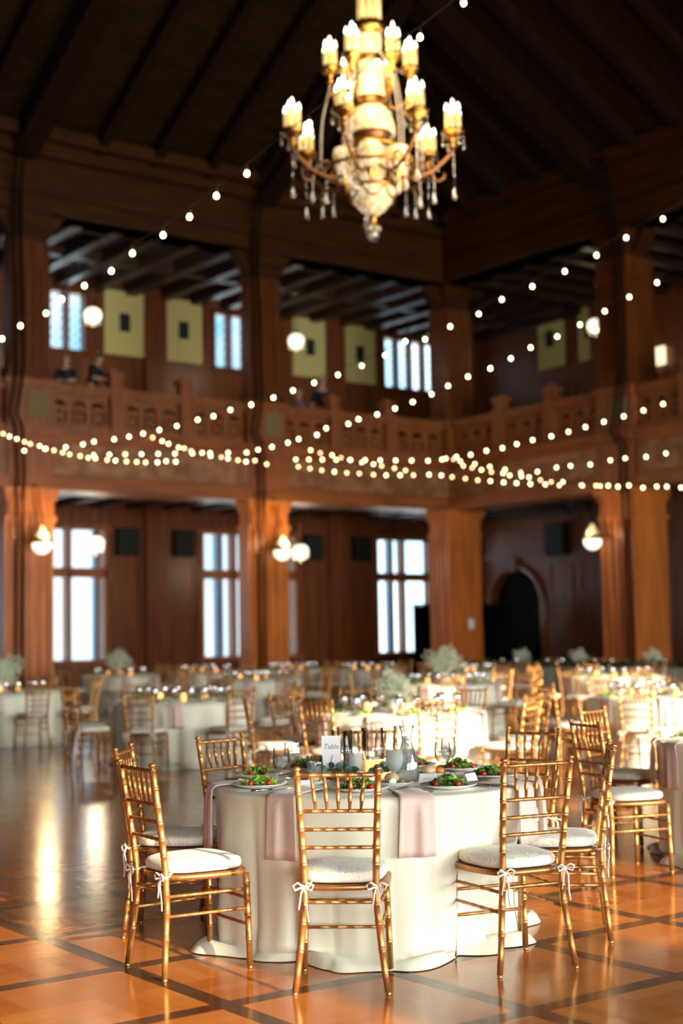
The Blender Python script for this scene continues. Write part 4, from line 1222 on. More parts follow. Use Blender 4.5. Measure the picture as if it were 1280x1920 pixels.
# cutlery
def fork_mb():
    mb = MB()
    def f(u, v):
        y = (v - .5) * .19
        w = .0035 + (.0075 * math.exp(-((y - .052) / .022) ** 2)) + .003 * math.exp(-((y + .085) / .03) ** 2)
        if y > .07: w = .0105
        return ((u - .5) * 2 * w, y, .004 + .006 * math.sin(v * PI) * .6 + .0015 * (1 - abs(u - .5) * 2))
    mb.grid(f, 5, 30)
    for k in range(4):
        x = (k - 1.5) * .0058; mb.tube([(x, .088, .0055), (x, .112, .0045), (x * .9, .132, .008)], [.0019, .0017, .0009], 5)
    return mb
def knife_mb():
    mb = MB()
    mb.tube([(0, -.11, .005), (0, -.06, .006), (0, -.005, .006)], [.0055, .0062, .0045], 8)
    mb.prism([(-.006, -.005), (.007, -.005), (.009, .06), (.004, .115), (-.006, .118)], .004, .0062)
    return mb
fmesh = kmesh = None
def cut(kind, x, y, rz, where):
    global fmesh, kmesh
    if kind == 'fork':
        o = bpy.data.objects.new('fork', fmesh) if fmesh else fork_mb().obj('fork', M['silver'])
        if fmesh: COL.objects.link(o)
        fmesh = o.data
    else:
        o = bpy.data.objects.new('knife', kmesh) if kmesh else knife_mb().obj('knife', M['silver'])
        if kmesh: COL.objects.link(o)
        kmesh = o.data
    o.location = (x, y, ZT); o.rotation_euler = (0, 0, rz)
    tag(o, 'polished steel %s %s' % (kind, where), kind, '%ss on the front table' % kind)
for i, (x, y, k, where) in enumerate(plates):
    d = Vector((T0.x - x, T0.y - y, 0)).normalized(); s = Vector((d.y, -d.x, 0)); rz = math.atan2(-d.x, d.y)
    p = Vector((x, y, 0)) - s * .165; cut('fork', p.x, p.y, rz, 'beside the front table plate ' + where)
    p = Vector((x, y, 0)) - s * .195 - d * .015; cut('fork', p.x, p.y, rz + .05, 'outermost at front table plate ' + where)
    p = Vector((x, y, 0)) + s * .165; cut('knife', p.x, p.y, rz, 'by the front table plate ' + where)

# glasses
def big_goblet():
    t = empty('water_goblet')
    mb = MB()
    n = 12
    H = .178
    prof = [(.0, .0015), (.036, .002), (.037, .005), (.020, .009), (.009, .016), (.0075, .024), (.0105, .032), (.0075, .040), (.0105, .048), (.0075, .056), (.010, .063), (.022, .074), (.034, .090), (.0405, .112), (.0415, .130), (.039, .155), (.0375, H), (.0355, H), (.037, .155), (.0392, .130), (.038, .113), (.031, .092), (.018, .078), (0, .073)]
    mb.lathe(prof, n, caps=False, smooth=False); mb.obj('bowl', M['thinglass'], t)
    mb = MB(); mb.lathe([(0, .075), (.017, .079), (.030, .093), (.037, .114), (.0382, .130), (0, .130)], n, caps=False, smooth=False); mb.obj('water', M['water'], t)
    rnd = random.Random(4)
    for k in range(4):
        mb = MB(); mb.box(-.010, .010, -.010, .010, -.009, .009, TX(rnd.uniform(-.017, .017), rnd.uniform(-.017, .017), .104 + .008 * k) @ RX(k) @ RZ(k * 2.1)); mb.obj('ice_cube', M['ice'], t)
    return t
P_BIG = Proto(big_goblet)
for x, y, l in ((-.315, 7.0, 'in front at the left of the number card'), (-.275, 7.33, 'behind another left of the number card'), (.485, 7.20, 'in front, right of the carafe'), (.535, 7.47, 'behind another, right of the carafe'), (-.02, 7.74, 'at the far side of the front table')):
    P_BIG.put((x, y, ZT), x * 3, 'faceted stemmed water goblet ' + l, 'glass', 'faceted goblets on the front table')
t = empty('water_tumbler')
mb = MB(); mb.lathe([(0, .002), (.030, .002), (.033, .01), (.041, .05), (.043, .085), (.040, .125), (.0385, .125), (.041, .085), (.039, .05), (.031, .013), (0, .011)], 24, caps=False); mb.obj('glass_wall', M['thinglass'], t)
mb = MB(); mb.lathe([(0, .013), (.030, .014), (.0385, .05), (.0400, .078), (0, .078)], 24, caps=False); mb.obj('water', M['water'], t)
for k in range(3):
    mb = MB(); mb.box(-.011, .011, -.011, .011, -.01, .01, TX(.012 * math.cos(k * 2.2), .012 * math.sin(k * 2.2), .06 + .008 * k) @ RX(k + .4) @ RZ(k * 1.7)); mb.obj('ice_cube', M['ice'], t)
t.location = (-.155, 7.16, ZT); tag(t, 'iced water tumbler just left of the number card', 'glass')
t = empty('iced_goblet')
mb = MB(); mb.lathe([(0, .0015), (.034, .002), (.034, .005), (.010, .010), (.006, .03), (.007, .052), (.020, .060), (.036, .080), (.043, .105), (.044, .125), (.041, .165), (.0395, .165), (.042, .125), (.041, .106), (.034, .083), (.018, .064), (0, .061)], 24, caps=False); mb.obj('bowl', M['frost'], t)
mb = MB(); mb.lathe([(0, .063), (.017, .066), (.032, .083), (.040, .106), (.0405, .13), (.039, .158), (0, .16)], 24, caps=False); mb.obj('crushed_ice', M['frost'], t)
t.location = (.235, 6.98, ZT); tag(t, 'frosty iced water goblet just left of the carafe', 'glass')

# carafe
t = empty('water_carafe')
mb = MB(); mb.lathe([(0, .002), (.048, .002), (.054, .008), (.0565, .03), (.056, .07), (.050, .11), (.038, .15), (.028, .178), (.0245, .20), (.0255, .225), (.031, .25), (.039, .272), (.0375, .272), (.0295, .25), (.024, .225), (.023, .20), (.0265, .178), (.0365, .15), (.0485, .11), (.0545, .07), (.055, .03), (.051, .011), (0, .009)], 32, caps=False); mb.obj('glass_wall', M['thinglass'], t)
mb = MB(); mb.lathe([(0, .011), (.050, .012), (.0535, .03), (.053, .07), (.047, .11), (.0352, .15), (.0255, .178), (.0222, .20), (.0228, .222), (0, .222)], 32, caps=False); mb.obj('water', M['water'], t)
rnd = random.Random(2)
for k in range(7):
    mb = MB(); mb.box(-.011, .011, -.011, .011, -.011, .011, TX(rnd.uniform(-.018, .018), rnd.uniform(-.018, .018), .10 + .012 * k if k < 4 else .185 + .012 * (k - 4)) @ RX(k) @ RZ(k * 1.9)); mb.obj('ice_cube', M['ice'], t)
t.location = (.30, 7.05, ZT); tag(t, 'glass carafe of iced water at the middle of the front table', 'carafe')

# candle cylinders
def hurricane(x, y, h, r, ch, l):
    t = empty('hurricane_candle')
    mb = MB(); mb.lathe([(0, .001), (r, .001), (r, h), (r - .003, h), (r - .003, .006), (0, .006)], 32, caps=False); mb.obj('glass_cylinder', M['thinglass'], t)
    mb = MB(); cr = r * .68; mb.lathe([(0, .007), (cr, .007), (cr, ch - .004), (cr - .004, ch), (cr * .6, ch - .004), (0, ch - .006)], 28, caps=False); cd = mb.obj('candle', M['wax'], t)
    mb = MB(); mb.tube([(0, 0, ch - .006), (.001, 0, ch + .006)], .001, 5); mb.obj('wick', M['ink'], cd)
    mb = MB(); mb.lathe([(0, 0), (.004, .004), (.0055, .011), (.003, .022), (0, .032)], 10, TX(.001, 0, ch + .002), caps=False); mb.obj('flame', M['flame'], cd)
    t.location = (x, y, ZT); tag(t, l, 'candle')
hurricane(.045, 7.27, .235, .058, .125, 'tall glass cylinder with the white pillar candle right of the number card')
hurricane(.14, 7.50, .235, .058, .085, 'glass candle cylinder behind the eucalyptus, shorter candle within')
hurricane(-.02, 7.50, .225, .055, .07, 'glass candle cylinder behind the number card')
for k, (x, y) in enumerate(((.125, 7.30), (.20, 7.33))):
    P_VOTIVE.put((x, y, ZT), 0, 'lit votive candle among the eucalyptus, %s one' % ('left', 'right')[k], 'candle', 'votive candles on the front table')

# number card on its holder
t = empty('table_number'); t.location = (-.075, 7.22, ZT); t.rotation_euler = (0, 0, -.12)
mb = MB(); mb.box(-.0475, .0475, -.001, .001, .055, .217, RX(-.06)); card = mb.obj('card', M['card'], t)
def text(body, x, z, size, parent, name):
    cu = bpy.data.curves.new('t', 'FONT'); cu.body = body; cu.size = size; cu.align_x = 'CENTER'; cu.extrude = .0003; cu.shear = .25; cu.resolution_u = 3
    o = bpy.data.objects.new('t', cu); COL.objects.link(o)
    bpy.context.view_layer.update()
    me = bpy.data.meshes.new_from_object(o.evaluated_get(bpy.context.evaluated_depsgraph_get()))
    bpy.data.objects.remove(o); bpy.data.curves.remove(cu)
    me.name = name; me.materials.clear(); me.materials.append(M['ink'])
    n = bpy.data.objects.new(name, me); COL.objects.link(n); n.parent = parent
    n.matrix_local = RX(-.06) @ TX(x, -.0018, z) @ RX(PI / 2)
    return n
text('Table', 0, .152, .036, card, 'lettering')
text('1', 0, .090, .046, card, 'numeral')
mb = MB(); mb.lathe([(0, 0), (.024, 0), (.026, .008), (.022, .022), (0, .024)], 20, caps=False); mb.obj('base', M['walnut'], t)
mb = MB(); mb.tube([(0, -.004, .02), (0, -.004, .052)], .0014, 6); mb.tube([(.009 * math.cos(2 * PI * k / 16), -.004, .061 + .009 * math.sin(2 * PI * k / 16)) for k in range(16)], .0012, 5, closed=True); mb.obj('wire_clip', M['brass'], t)
tag(t, 'white card reading Table 1 on a small holder', 'table number')

# place cards
for k, (x, y, rz, l) in enumerate(((-.20, 6.78, .10, 'left of the nearest plate'), (.40, 6.99, -.35, 'behind the front right plate'), (.60, 6.98, .9, 'left of the right-hand plate'), (-.37, 7.16, -.9, 'near the left goblets'), (.10, 6.85, 0, 'behind the nearest plate'))):
    mb = MB(); w, h = .044, .042
    for sg in (-1, 1): mb.add([(-w, sg * .018, 0), (w, sg * .018, 0), (w, 0, h), (-w, 0, h), (-w, sg * .0193, 0), (w, sg * .0193, 0), (w, sg * .0005, h + .0006), (-w, sg * .0005, h + .0006)], [(0, 1, 2, 3), (7, 6, 5, 4), (0, 4, 5, 1), (2, 6, 7, 3), (1, 5, 6, 2), (0, 3, 7, 4)], False)
    o = mb.obj('place_card', M['card']); o.location = (x, y, ZT); o.rotation_euler = (0, 0, rz)
    mb = MB()
    mb.tube([(-.022 + .044 * q / 18, -.0112 + 0 * q, .0195 + .0024 * math.sin(q * 2.1)) for q in range(19)], .0005, 4); mb.obj('script', M['ink'], o)
    tag(o, 'white folded place card ' + l, 'place card', 'place cards on the front table')

# bread plates with rolls and cheese
bp = plate_mb(.085); bmesh_ = None
for x, y, l, stuff in ((-.165, 6.99, 'left of the number card', 'rb'), (.235, 6.85, 'below the frosty goblet', 'ryb'), (.44, 7.28, 'right of the carafe', 'ror'), (.02, 6.93, 'before the pillar candle', 'ryo')):
    o = bpy.data.objects.new('bread_plate', bmesh_) if bmesh_ else bp.obj('bread_plate', M['china'])
    if bmesh_: COL.objects.link(o)
    bmesh_ = o.data; o.location = (x, y, ZT); tag(o, 'small white bread plate ' + l, 'plate', 'bread plates on the front table')
    for j, ch in enumerate(stuff):
        a = 2.1 * j + x * 9; q = .034
        px_, py_ = x + q * math.cos(a), y + q * math.sin(a)
        if ch == 'r':
            b = MB().ball((0, 0, .026), .036, 14, 9, (1.1, .95, .72)).obj('bread_roll', M['bread']); tag(b, 'tan bread roll, number %s on the bread plate %s' % (('one', 'two', 'three')[j], l), 'bread', 'bread on the front table')
        elif ch == 'b':
            mb = MB(); mb.grid(lambda u, v: ((u - .5) * .07, (v - .5) * .05, .010 + .008 * math.sin(u * 9) * math.cos(v * 7)), 9, 7); mb.grid(lambda u, v: ((u - .5) * .07, (v - .5) * .05, .014 + .008 * math.sin(u * 9) * math.cos(v * 7)), 9, 7)
            b = mb.obj('flat_bread', M['bread']); tag(b, 'crisp flat bread on the bread plate ' + l, 'bread', 'bread on the front table')
        elif ch == 'o':
            b = MB().ball((0, 0, .020), .022, 12, 8, (1.1, 1, .85)).obj('clementine', M['orange']); tag(b, 'orange ball of fruit on the bread plate ' + l, 'fruit')
        else:
            b = MB().ball((0, 0, .017), .02, 12, 8, (1.3, .9, .8)).obj('butter_pat', M['petal']); tag(b, 'pale butter pat on the bread plate ' + l, 'butter')
        b.location = (px_, py_, ZT + .010); b.rotation_euler = (0, 0, a)

# eucalyptus sprigs and white blooms
def sprig(x, y, rz, seed, l, n=9):
    t = empty('eucalyptus_sprig'); rnd = random.Random(seed)
    P = [(0, 0, .012), (.05, .012, .030), (.10, .0, .045), (.15, -.012, .040), (.19, .01, .028)]
    mb = MB(); mb.tube(P, .0018, 5); mb.obj('stem', M['stem'], t)
    for k in range(n):
        f = (k + .5) / n * 4; i = int(f); p = Vector(P[i]).lerp(Vector(P[i + 1]), f - i); sg = 1 if k % 2 else -1
        T = TX(p.x, p.y + sg * .022, p.z + .012 + rnd.uniform(0, .022)) @ RZ(rnd.uniform(-.6, .6)) @ RX(PI / 2 + rnd.uniform(-.9, .5)) @ RY(rnd.uniform(-.5, .5)); r = rnd.uniform(.017, .025)
        mb = MB(); mb.lathe([(0, -.0005), (r * .6, .0008), (r * .98, .002), (r, .0026), (r * .6, .0018), (0, .0006)], 14, T, caps=False); mb.obj('leaf', M['eucalyptus'], t)
    t.location = (x, y, ZT); t.rotation_euler = (0, 0, rz); tag(t, 'round-leaved eucalyptus sprig ' + l, 'greenery', 'eucalyptus on the front table')
sprig(.10, 7.13, .15, 1, 'before the candle cylinders'); sprig(.05, 7.17, 2.9, 2, 'below the pillar candle'); sprig(.13, 7.22, .6, 3, 'beside the carafe'); sprig(-.02, 7.40, 3.3, 5, 'behind the number card')
def bloom(x, y, z, s, l):
    t = empty('white_rose'); rnd = random.Random(int(s * 9999))
    for k in range(12):
        a = k * 2.4; q = .25 + .75 * k / 12; T = RZ(a) @ TX(0, s * .42 * q, 0) @ RX(-.9 + q * .95)
        mb = MB()
        mb.grid(lambda u, v: ((u - .5) * s * 1.15 * math.sin(PI * min(.98, v * .85 + .12)), .12 * s * math.cos((u - .5) * 3), v * s * .9 - .08 * s * math.cos((u - .5) * 6) * v), 6, 6, M4=T); mb.obj('petal', M['petal'], t)
    mb = MB(); mb.ball((0, 0, .1 * s), .3 * s, 8, 6); mb.obj('heart', M['petal'], t)
    t.location = (x, y, z); tag(t, l, 'flower')
bloom(.175, 7.20, ZT + .035, .040, 'white rose by the frosty goblet on the front table'); bloom(.075, 7.12, ZT + .018, .034, 'white rose at the foot of the pillar candle')

# ---------------------------------------------------------------- chandelier
CH = empty('chandelier', (.475, 18.0, 0)); tag(CH, 'large gilded crystal chandelier with lit candle clusters hanging from the roof', 'chandelier')
mb = MB(); mb.tube([(0, 0, 9.9), (0, 0, 22.0)], .03, 8); mb.obj('chain', M['bronze'], CH)
def part(name, prof, mt, n=24, M4=None, parent=None, label=None):
    g = MB(); g.lathe(prof, n, M4, caps=False); return g.obj(name, M[mt], parent or CH, label)
def ringmb(r, z, th=.03): g = MB(); g.tube([(r * math.cos(2 * PI * k / 40), r * math.sin(2 * PI * k / 40), z) for k in range(40)], th, 8, closed=True); return g
def cluster(x, y, z, s, nm):
    """a gilded cup with candle sleeves; the middle one stands highest"""
    g = MB(); g.lathe([(0, -.20), (.03, -.19), (.045, -.15), (.03, -.11), (.06, -.07), (.13 * s, -.03), (.15 * s, 0), (.15 * s, .03), (.12 * s, .035), (0, .03)], 18, TX(x, y, z), caps=False)
    cup = g.obj('candle_cup', M['brass'], CH)
    for k in range(7):
        if k < 6: a = k * PI / 3 + nm; cx, cy, h = x + .088 * s * math.cos(a), y + .088 * s * math.sin(a), .24 + .05 * (k % 2)
        else: cx, cy, h = x, y, .36
        g = MB(); g.lathe([(.024, .03), (.024, h)], 8, TX(cx, cy, z)); c = g.obj('candle', M['candletube'], CH)
        g = MB(); g.lathe([(.020, 0), (.024, .03), (.016, .07), (0, .105)], 8, TX(cx, cy, z + h), caps=False); g.obj('flame_bulb', M['candletip'], c)
# central column from the top down
for k in range(8):
    a = k * PI / 4; g = MB(); g.lathe([(.035, 9.46), (.035, 9.84 + .06 * (k % 2))], 8, TX(.125 * math.cos(a), .125 * math.sin(a), 0)); c = g.obj('candle', M['candletube'], CH)
    g = MB(); g.lathe([(.03, 0), (.036, .03), (.02, .08), (0, .11)], 8, TX(.125 * math.cos(a), .125 * math.sin(a), 9.84 + .06 * (k % 2)), caps=False); g.obj('flame_bulb', M['candletip'], c)
part('crown', [(.10, 9.24), (.17, 9.28), (.215, 9.36), (.215, 9.43), (.17, 9.47), (0, 9.47)], 'brass')
part('bead_neck', [(.16, 9.28), (.155, 9.1), (.165, 8.8), (.19, 8.55), (.205, 8.42)], 'beads')
part('gilt_band', [(.165, 9.0), (.19, 8.98), (.19, 8.93), (.165, 8.91)], 'bronze')
part('gilt_band', [(.19, 8.44), (.215, 8.42), (.215, 8.30), (.19, 8.28)], 'bronze')
part('bead_dome', [(.20, 8.30), (.25, 8.24), (.30, 8.10), (.315, 7.95), (.29, 7.94)], 'beads')
part('gilt_band', [(.27, 7.95), (.235, 7.92), (.225, 7.80), (.245, 7.765), (.2, 7.76)], 'bronze')
part('bead_bowl', [(.215, 7.77), (.215, 7.70), (.19, 7.50), (.155, 7.38), (.11, 7.345), (0, 7.335)], 'beads')
part('hub', [(.05, 7.34), (.07, 7.30), (.05, 7.26), (.09, 7.22), (.0, 7.2)], 'brass')
part('bead_bowl', [(.285, 7.245), (.30, 7.20), (.25, 7.05), (.15, 6.93), (.08, 6.88), (0, 6.87)], 'beads')
ringmb(.295, 7.23, .022).obj('gilt_ring', M['brass'], CH)
g = MB()
for k in range(6):
    a0 = k * PI / 3
    g.tube([(.30 * math.cos(a0 + q * PI / 18), .30 * math.sin(a0 + q * PI / 18), 7.22 - .16 * math.sin(PI * q / 6)) for q in range(7)], .014, 6)
g.obj('gilt_swag', M['brass'], CH)
part('finial', [(0, 6.89), (.05, 6.87), (.065, 6.82), (.03, 6.77), (.02, 6.72)], 'brass', 12)
part('crystal_drop', [(.02, 6.74), (.07, 6.66), (.085, 6.61), (.05, 6.55), (0, 6.535)], 'crystal', 10)
for k in range(6):
    a = k * PI / 3; g = MB(); g.ball((.075 * math.cos(a), .075 * math.sin(a), 6.70), .035, 7, 5, (1, 1, 1.4)); g.obj('crystal_drop', M['crystal'], CH)
# ring of side baskets
for k in range(6):
    a = k * PI / 3 + .45; x, y = .40 * math.cos(a), .40 * math.sin(a)
    part('bead_basket', [(.05, 7.72), (.135, 7.70), (.145, 7.60), (.115, 7.45), (.06, 7.38), (0, 7.365)], 'beads', 14, TX(x, y, 0))
    part('basket_finial', [(.05, 7.38), (.06, 7.34), (.02, 7.29), (.03, 7.26), (0, 7.22)], 'brass', 8, TX(x, y, 0))
ringmb(.40, 7.74, .024).obj('gilt_ring', M['brass'], CH)
ringmb(.62, 7.46, .026).obj('gilt_ring', M['brass'], CH)
# arms: lower tier of seven, upper tier of six; 0 deg faces the viewer
LOWER = [-20, 30, 82, 133, 184, 235, 286]
UPPER = [33, 93, 153, 213, 273, 333]
for deg in LOWER:
    a = math.radians(deg) - PI / 2; r = 1.06; ca, sa = math.cos(a), math.sin(a)
    g = MB(); P = [(.18, 7.50), (.38, 7.36), (.60, 7.34), (.80, 7.42), (.95, 7.55), (1.05, 7.66), (1.06, 7.72)]
    g.tube([(q * ca, q * sa, z) for q, z in P], .024, 7)
    g.tube([((.62 + .10 * math.cos(t)) * ca, (.62 + .10 * math.cos(t)) * sa, 7.45 + .10 * math.sin(t)) for t in [k * .5 for k in range(10)]], .016, 6)
    g.tube([((.86 + .08 * math.cos(t)) * ca, (.86 + .08 * math.cos(t)) * sa, 7.36 + .08 * math.sin(t)) for t in [2 + k * .5 for k in range(10)]], .014, 6); g.obj('arm', M['bronze'], CH)
    cluster(r * ca, r * sa, 7.90, 1.0, deg)
    rnd = random.Random(deg)
    for q, z0, z1 in ((1.06, 7.66, 7.02), (.80, 7.38, 6.98), (.62, 7.32, 6.92 + .1 * rnd.random())):
        g = MB(); g.tube([(q * ca, q * sa, z0), (q * ca, q * sa, z1 + .16)], .007, 5)
        for j in range(3): g.ball((q * ca, q * sa, z0 - .05 - j * .07), .02, 6, 5)
        g.lathe([(.005, .17), (.022, .10), (.038, .045), (.030, .012), (0, 0)], 8, TX(q * ca, q * sa, z1), caps=False); g.obj('crystal_drop', M['crystal'], CH)
    for j in range(4):                      # short prisms round the cup
        b = j * PI / 2 + .4; x, y = r * ca + .15 * math.cos(b), r * sa + .15 * math.sin(b)
        g = MB(); g.ball((x, y, 7.86), .016, 6, 5); g.lathe([(.006, .13), (.018, .06), (.013, .02), (0, 0)], 6, TX(x, y, 7.69), caps=False); g.obj('crystal_prism', M['crystal'], CH)
for deg in UPPER:
    a = math.radians(deg) - PI / 2; r = .525; ca, sa = math.cos(a), math.sin(a)
    g = MB(); g.tube([(q * ca, q * sa, z) for q, z in [(.2, 8.36), (.32, 8.30), (.45, 8.38), (.52, 8.52), (.525, 8.64)]], .02, 7); g.obj('arm', M['brass'], CH)
    cluster(r * ca, r * sa, 8.82, .82, deg)
    for o in (-.03, .03):                   # bead strands falling from the upper cups to the lower ring
        g = MB(); R0, Z0, R1, Z1 = .52, 8.62, .66, 7.52
        ox, oy = -sa * o, ca * o
        for j in range(22):
            t = j / 21; q = R0 + (R1 - R0) * t + .05 * math.sin(PI * t); z = Z0 + (Z1 - Z0) * t
            g.ball((q * ca + ox, q * sa + oy, z), .019, 6, 4, (1, 1, 1.25))
        g.obj('bead_strand', M['crystal'], CH)
    g = MB(); a2 = a + PI / 6                 # strands to the crown
    for j in range(26):
        t = j / 25; q = .20 + .30 * t ** 1.6; z = 9.26 - .50 * t - .12 * math.sin(PI * t)
        g.ball((q * math.cos(a), q * math.sin(a), z), .014, 5, 4)
    g.obj('bead_strand', M['crystal'], CH)
for z, p, r in ((8.75, 170, .35), (7.55, 170, .5), (9.5, 60, .3)):
    lamp('chandelier_light', (.475, 18.0, z) if z > 9 else (.475 + (.75 if z < 8 else .0), 17.2, z - .1), p * .5, r=r)
for p_ in ((-2.5, -3.0, 8.2), (8.0, 2.0, 8.0)):  # warm fill added out of view, no fixture there
    lamp('hall_fill_light', p_, 60, (1.0, .66, .30), .8)

# ---------------------------------------------------------------- globe pendants and column lamps
def pendant():
    t = empty('pendant_lamp')
    mb = MB(); mb.lathe([(0, 1.42), (.09, 1.42), (.10, 1.37), (.03, 1.33), (0, 1.33)], 12, caps=False); mb.obj('canopy', M['brass'], t)
    mb = MB(); mb.tube([(0, 0, .26), (0, 0, 1.38)], .016, 8); mb.obj('rod', M['bronze'], t)
    mb = MB(); mb.lathe([(.02, .30), (.05, .27), (.11, .20), (.13, .17), (0, .17)], 14, caps=False); mb.obj('cap', M['brass'], t)
    mb = MB(); mb.ball((0, 0, 0), .235, 20, 13, (1, 1, .82)); mb.obj('globe', M['globe'], t)
    for k in range(10):
        a = k * PI / 5; mb = MB(); mb.ball((.22 * math.cos(a), .22 * math.sin(a), -.13), .028, 6, 5); mb.lathe([(.01, .09), (.024, .04), (.012, .0), (0, -.01)], 6, TX(.20 * math.cos(a), .20 * math.sin(a), -.24), caps=False); mb.obj('crystal_prism', M['crystal'], t)
    mb = MB(); mb.lathe([(.02, .05), (.05, 0), (.0, -.06)], 8, TX(0, 0, -.27), caps=False); mb.obj('crystal_drop', M['crystal'], t)
    return t
P_PEND = Proto(pendant)
def put_pend(a, b, z, l, p=55):
    q = RW(a, b, z); P_PEND.put(q, 0, l, 'lamp', 'globe lamps of the galleries'); lamp('globe_light', q + Vector((0, 0, -.36)), p, (1, .80, .52), .2)
put_pend(17.29, 34.0, 4.05, 'lit globe lamp hanging before the leftmost tall window')
put_pend(23.91, 34.0, 3.99, 'lit globe lamp hanging right of the second pillar, ground floor')
put_pend(17.22, 34.0, 10.19, 'lit globe lamp hanging in the upper gallery above two people')
put_pend(23.87, 34.0, 10.24, 'lit globe lamp hanging before a cream wall panel upstairs')
put_pend(30.8, 28.54, 10.48, 'lit globe lamp hanging in the upper right gallery', 25)

def sconce():
    """hangs in front of a pillar; origin at the bowl, -y towards the hall"""
    t = empty('column_lamp')
    mb = MB(); mb.lathe([(0, 0), (.10, .0), (.12, .03), (.05, .06), (0, .06)], 12, TX(0, .40, .05) @ RX(PI / 2), caps=False); mb.tube([(0, .36, .05), (0, .2, -.02), (0, .06, .10), (0, .0, .12)], .022, 6); mb.obj('bracket', M['brass'], t)
    for sx in (-.10, .10):
        mb = MB()
        mb.tube([(sx * .6, .34, 1.36), (sx * .7, .22, .80), (sx * .8, .05, .42)], .016, 5); mb.obj('chain', M['cable'], t)
    mb = MB(); mb.lathe([(0, .06), (.05, .05), (.06, .0), (0, -.02)], 10, TX(-.02, .36, 1.36), caps=False); mb.obj('hook_plate', M['cable'], t)
    mb = MB(); mb.lathe([(.02, .44), (.05, .42), (.06, .36), (.115, .28), (.160, .20), (.170, .15)], 18, caps=False); mb.obj('bead_dome', M['beads'], t)
    mb = MB(); mb.lathe([(.15, .16), (.235, .145), (.25, .045), (.20, .03), (0, .06)], 20, caps=False); mb.obj('rim', M['bronze'], t)
    mb = MB(); mb.lathe([(.215, .04), (.228, -.02), (.21, -.10), (.15, -.18), (.07, -.225), (0, -.23)], 20, caps=False); mb.obj('bowl', M['globe'], t)
    for sx in (-.07, .07): mb = MB(); mb.ball((sx, -.10, .17), .045, 8, 6); mb.obj('bulb', M['globe'], t)
    mb = MB(); mb.lathe([(.02, -.22), (.03, -.26), (0, -.31)], 8, caps=False); mb.obj('finial', M['brass'], t)
    return t
P_SC = Proto(sconce)
def put_sc(p, rz, l, lp, pw=85):
    P_SC.put(p, rz, l, 'lamp', 'column lamps'); lamp('column_light', lp, pw, (1, .72, .36), .12)
put_sc(RW(14.17, 30.58, 3.72), ROT, 'lit glass lamp on the left pillar', RW(14.2, 30.30, 3.9))
put_sc(RW(20.93, 30.58, 3.70), ROT, 'lit glass lamp on the second pillar', RW(20.93, 30.30, 3.9))
put_sc(RW(26.68, 25.05, 3.78), ROTR, 'lit glass lamp on the right pillar', RW(26.45, 25.0, 3.9), 35)
# flat wall lamps
def wall_lamp(p, rz, w, h, l):
    t = empty('wall_lamp', p, rz)
    mb = MB(); mb.box(-w, w, -.10, 0, -h, h, ch=.03); mb.obj('shade', M['walllamp'], t); mb = MB(); mb.box(-w * .6, w * .6, 0, .05, -h * .6, h * .6); mb.obj('back_plate', M['brass'], t)
    tag(t, l, 'lamp')
wall_lamp(RW(33.5, 28.5, 9.82), ROTR, .32, .27, 'square lit wall lamp in the upper right gallery')
wall_lamp(RW(18.9, 37.22, 9.25), ROT, .10, .20, 'small lit wall lamp behind the people on the balcony')

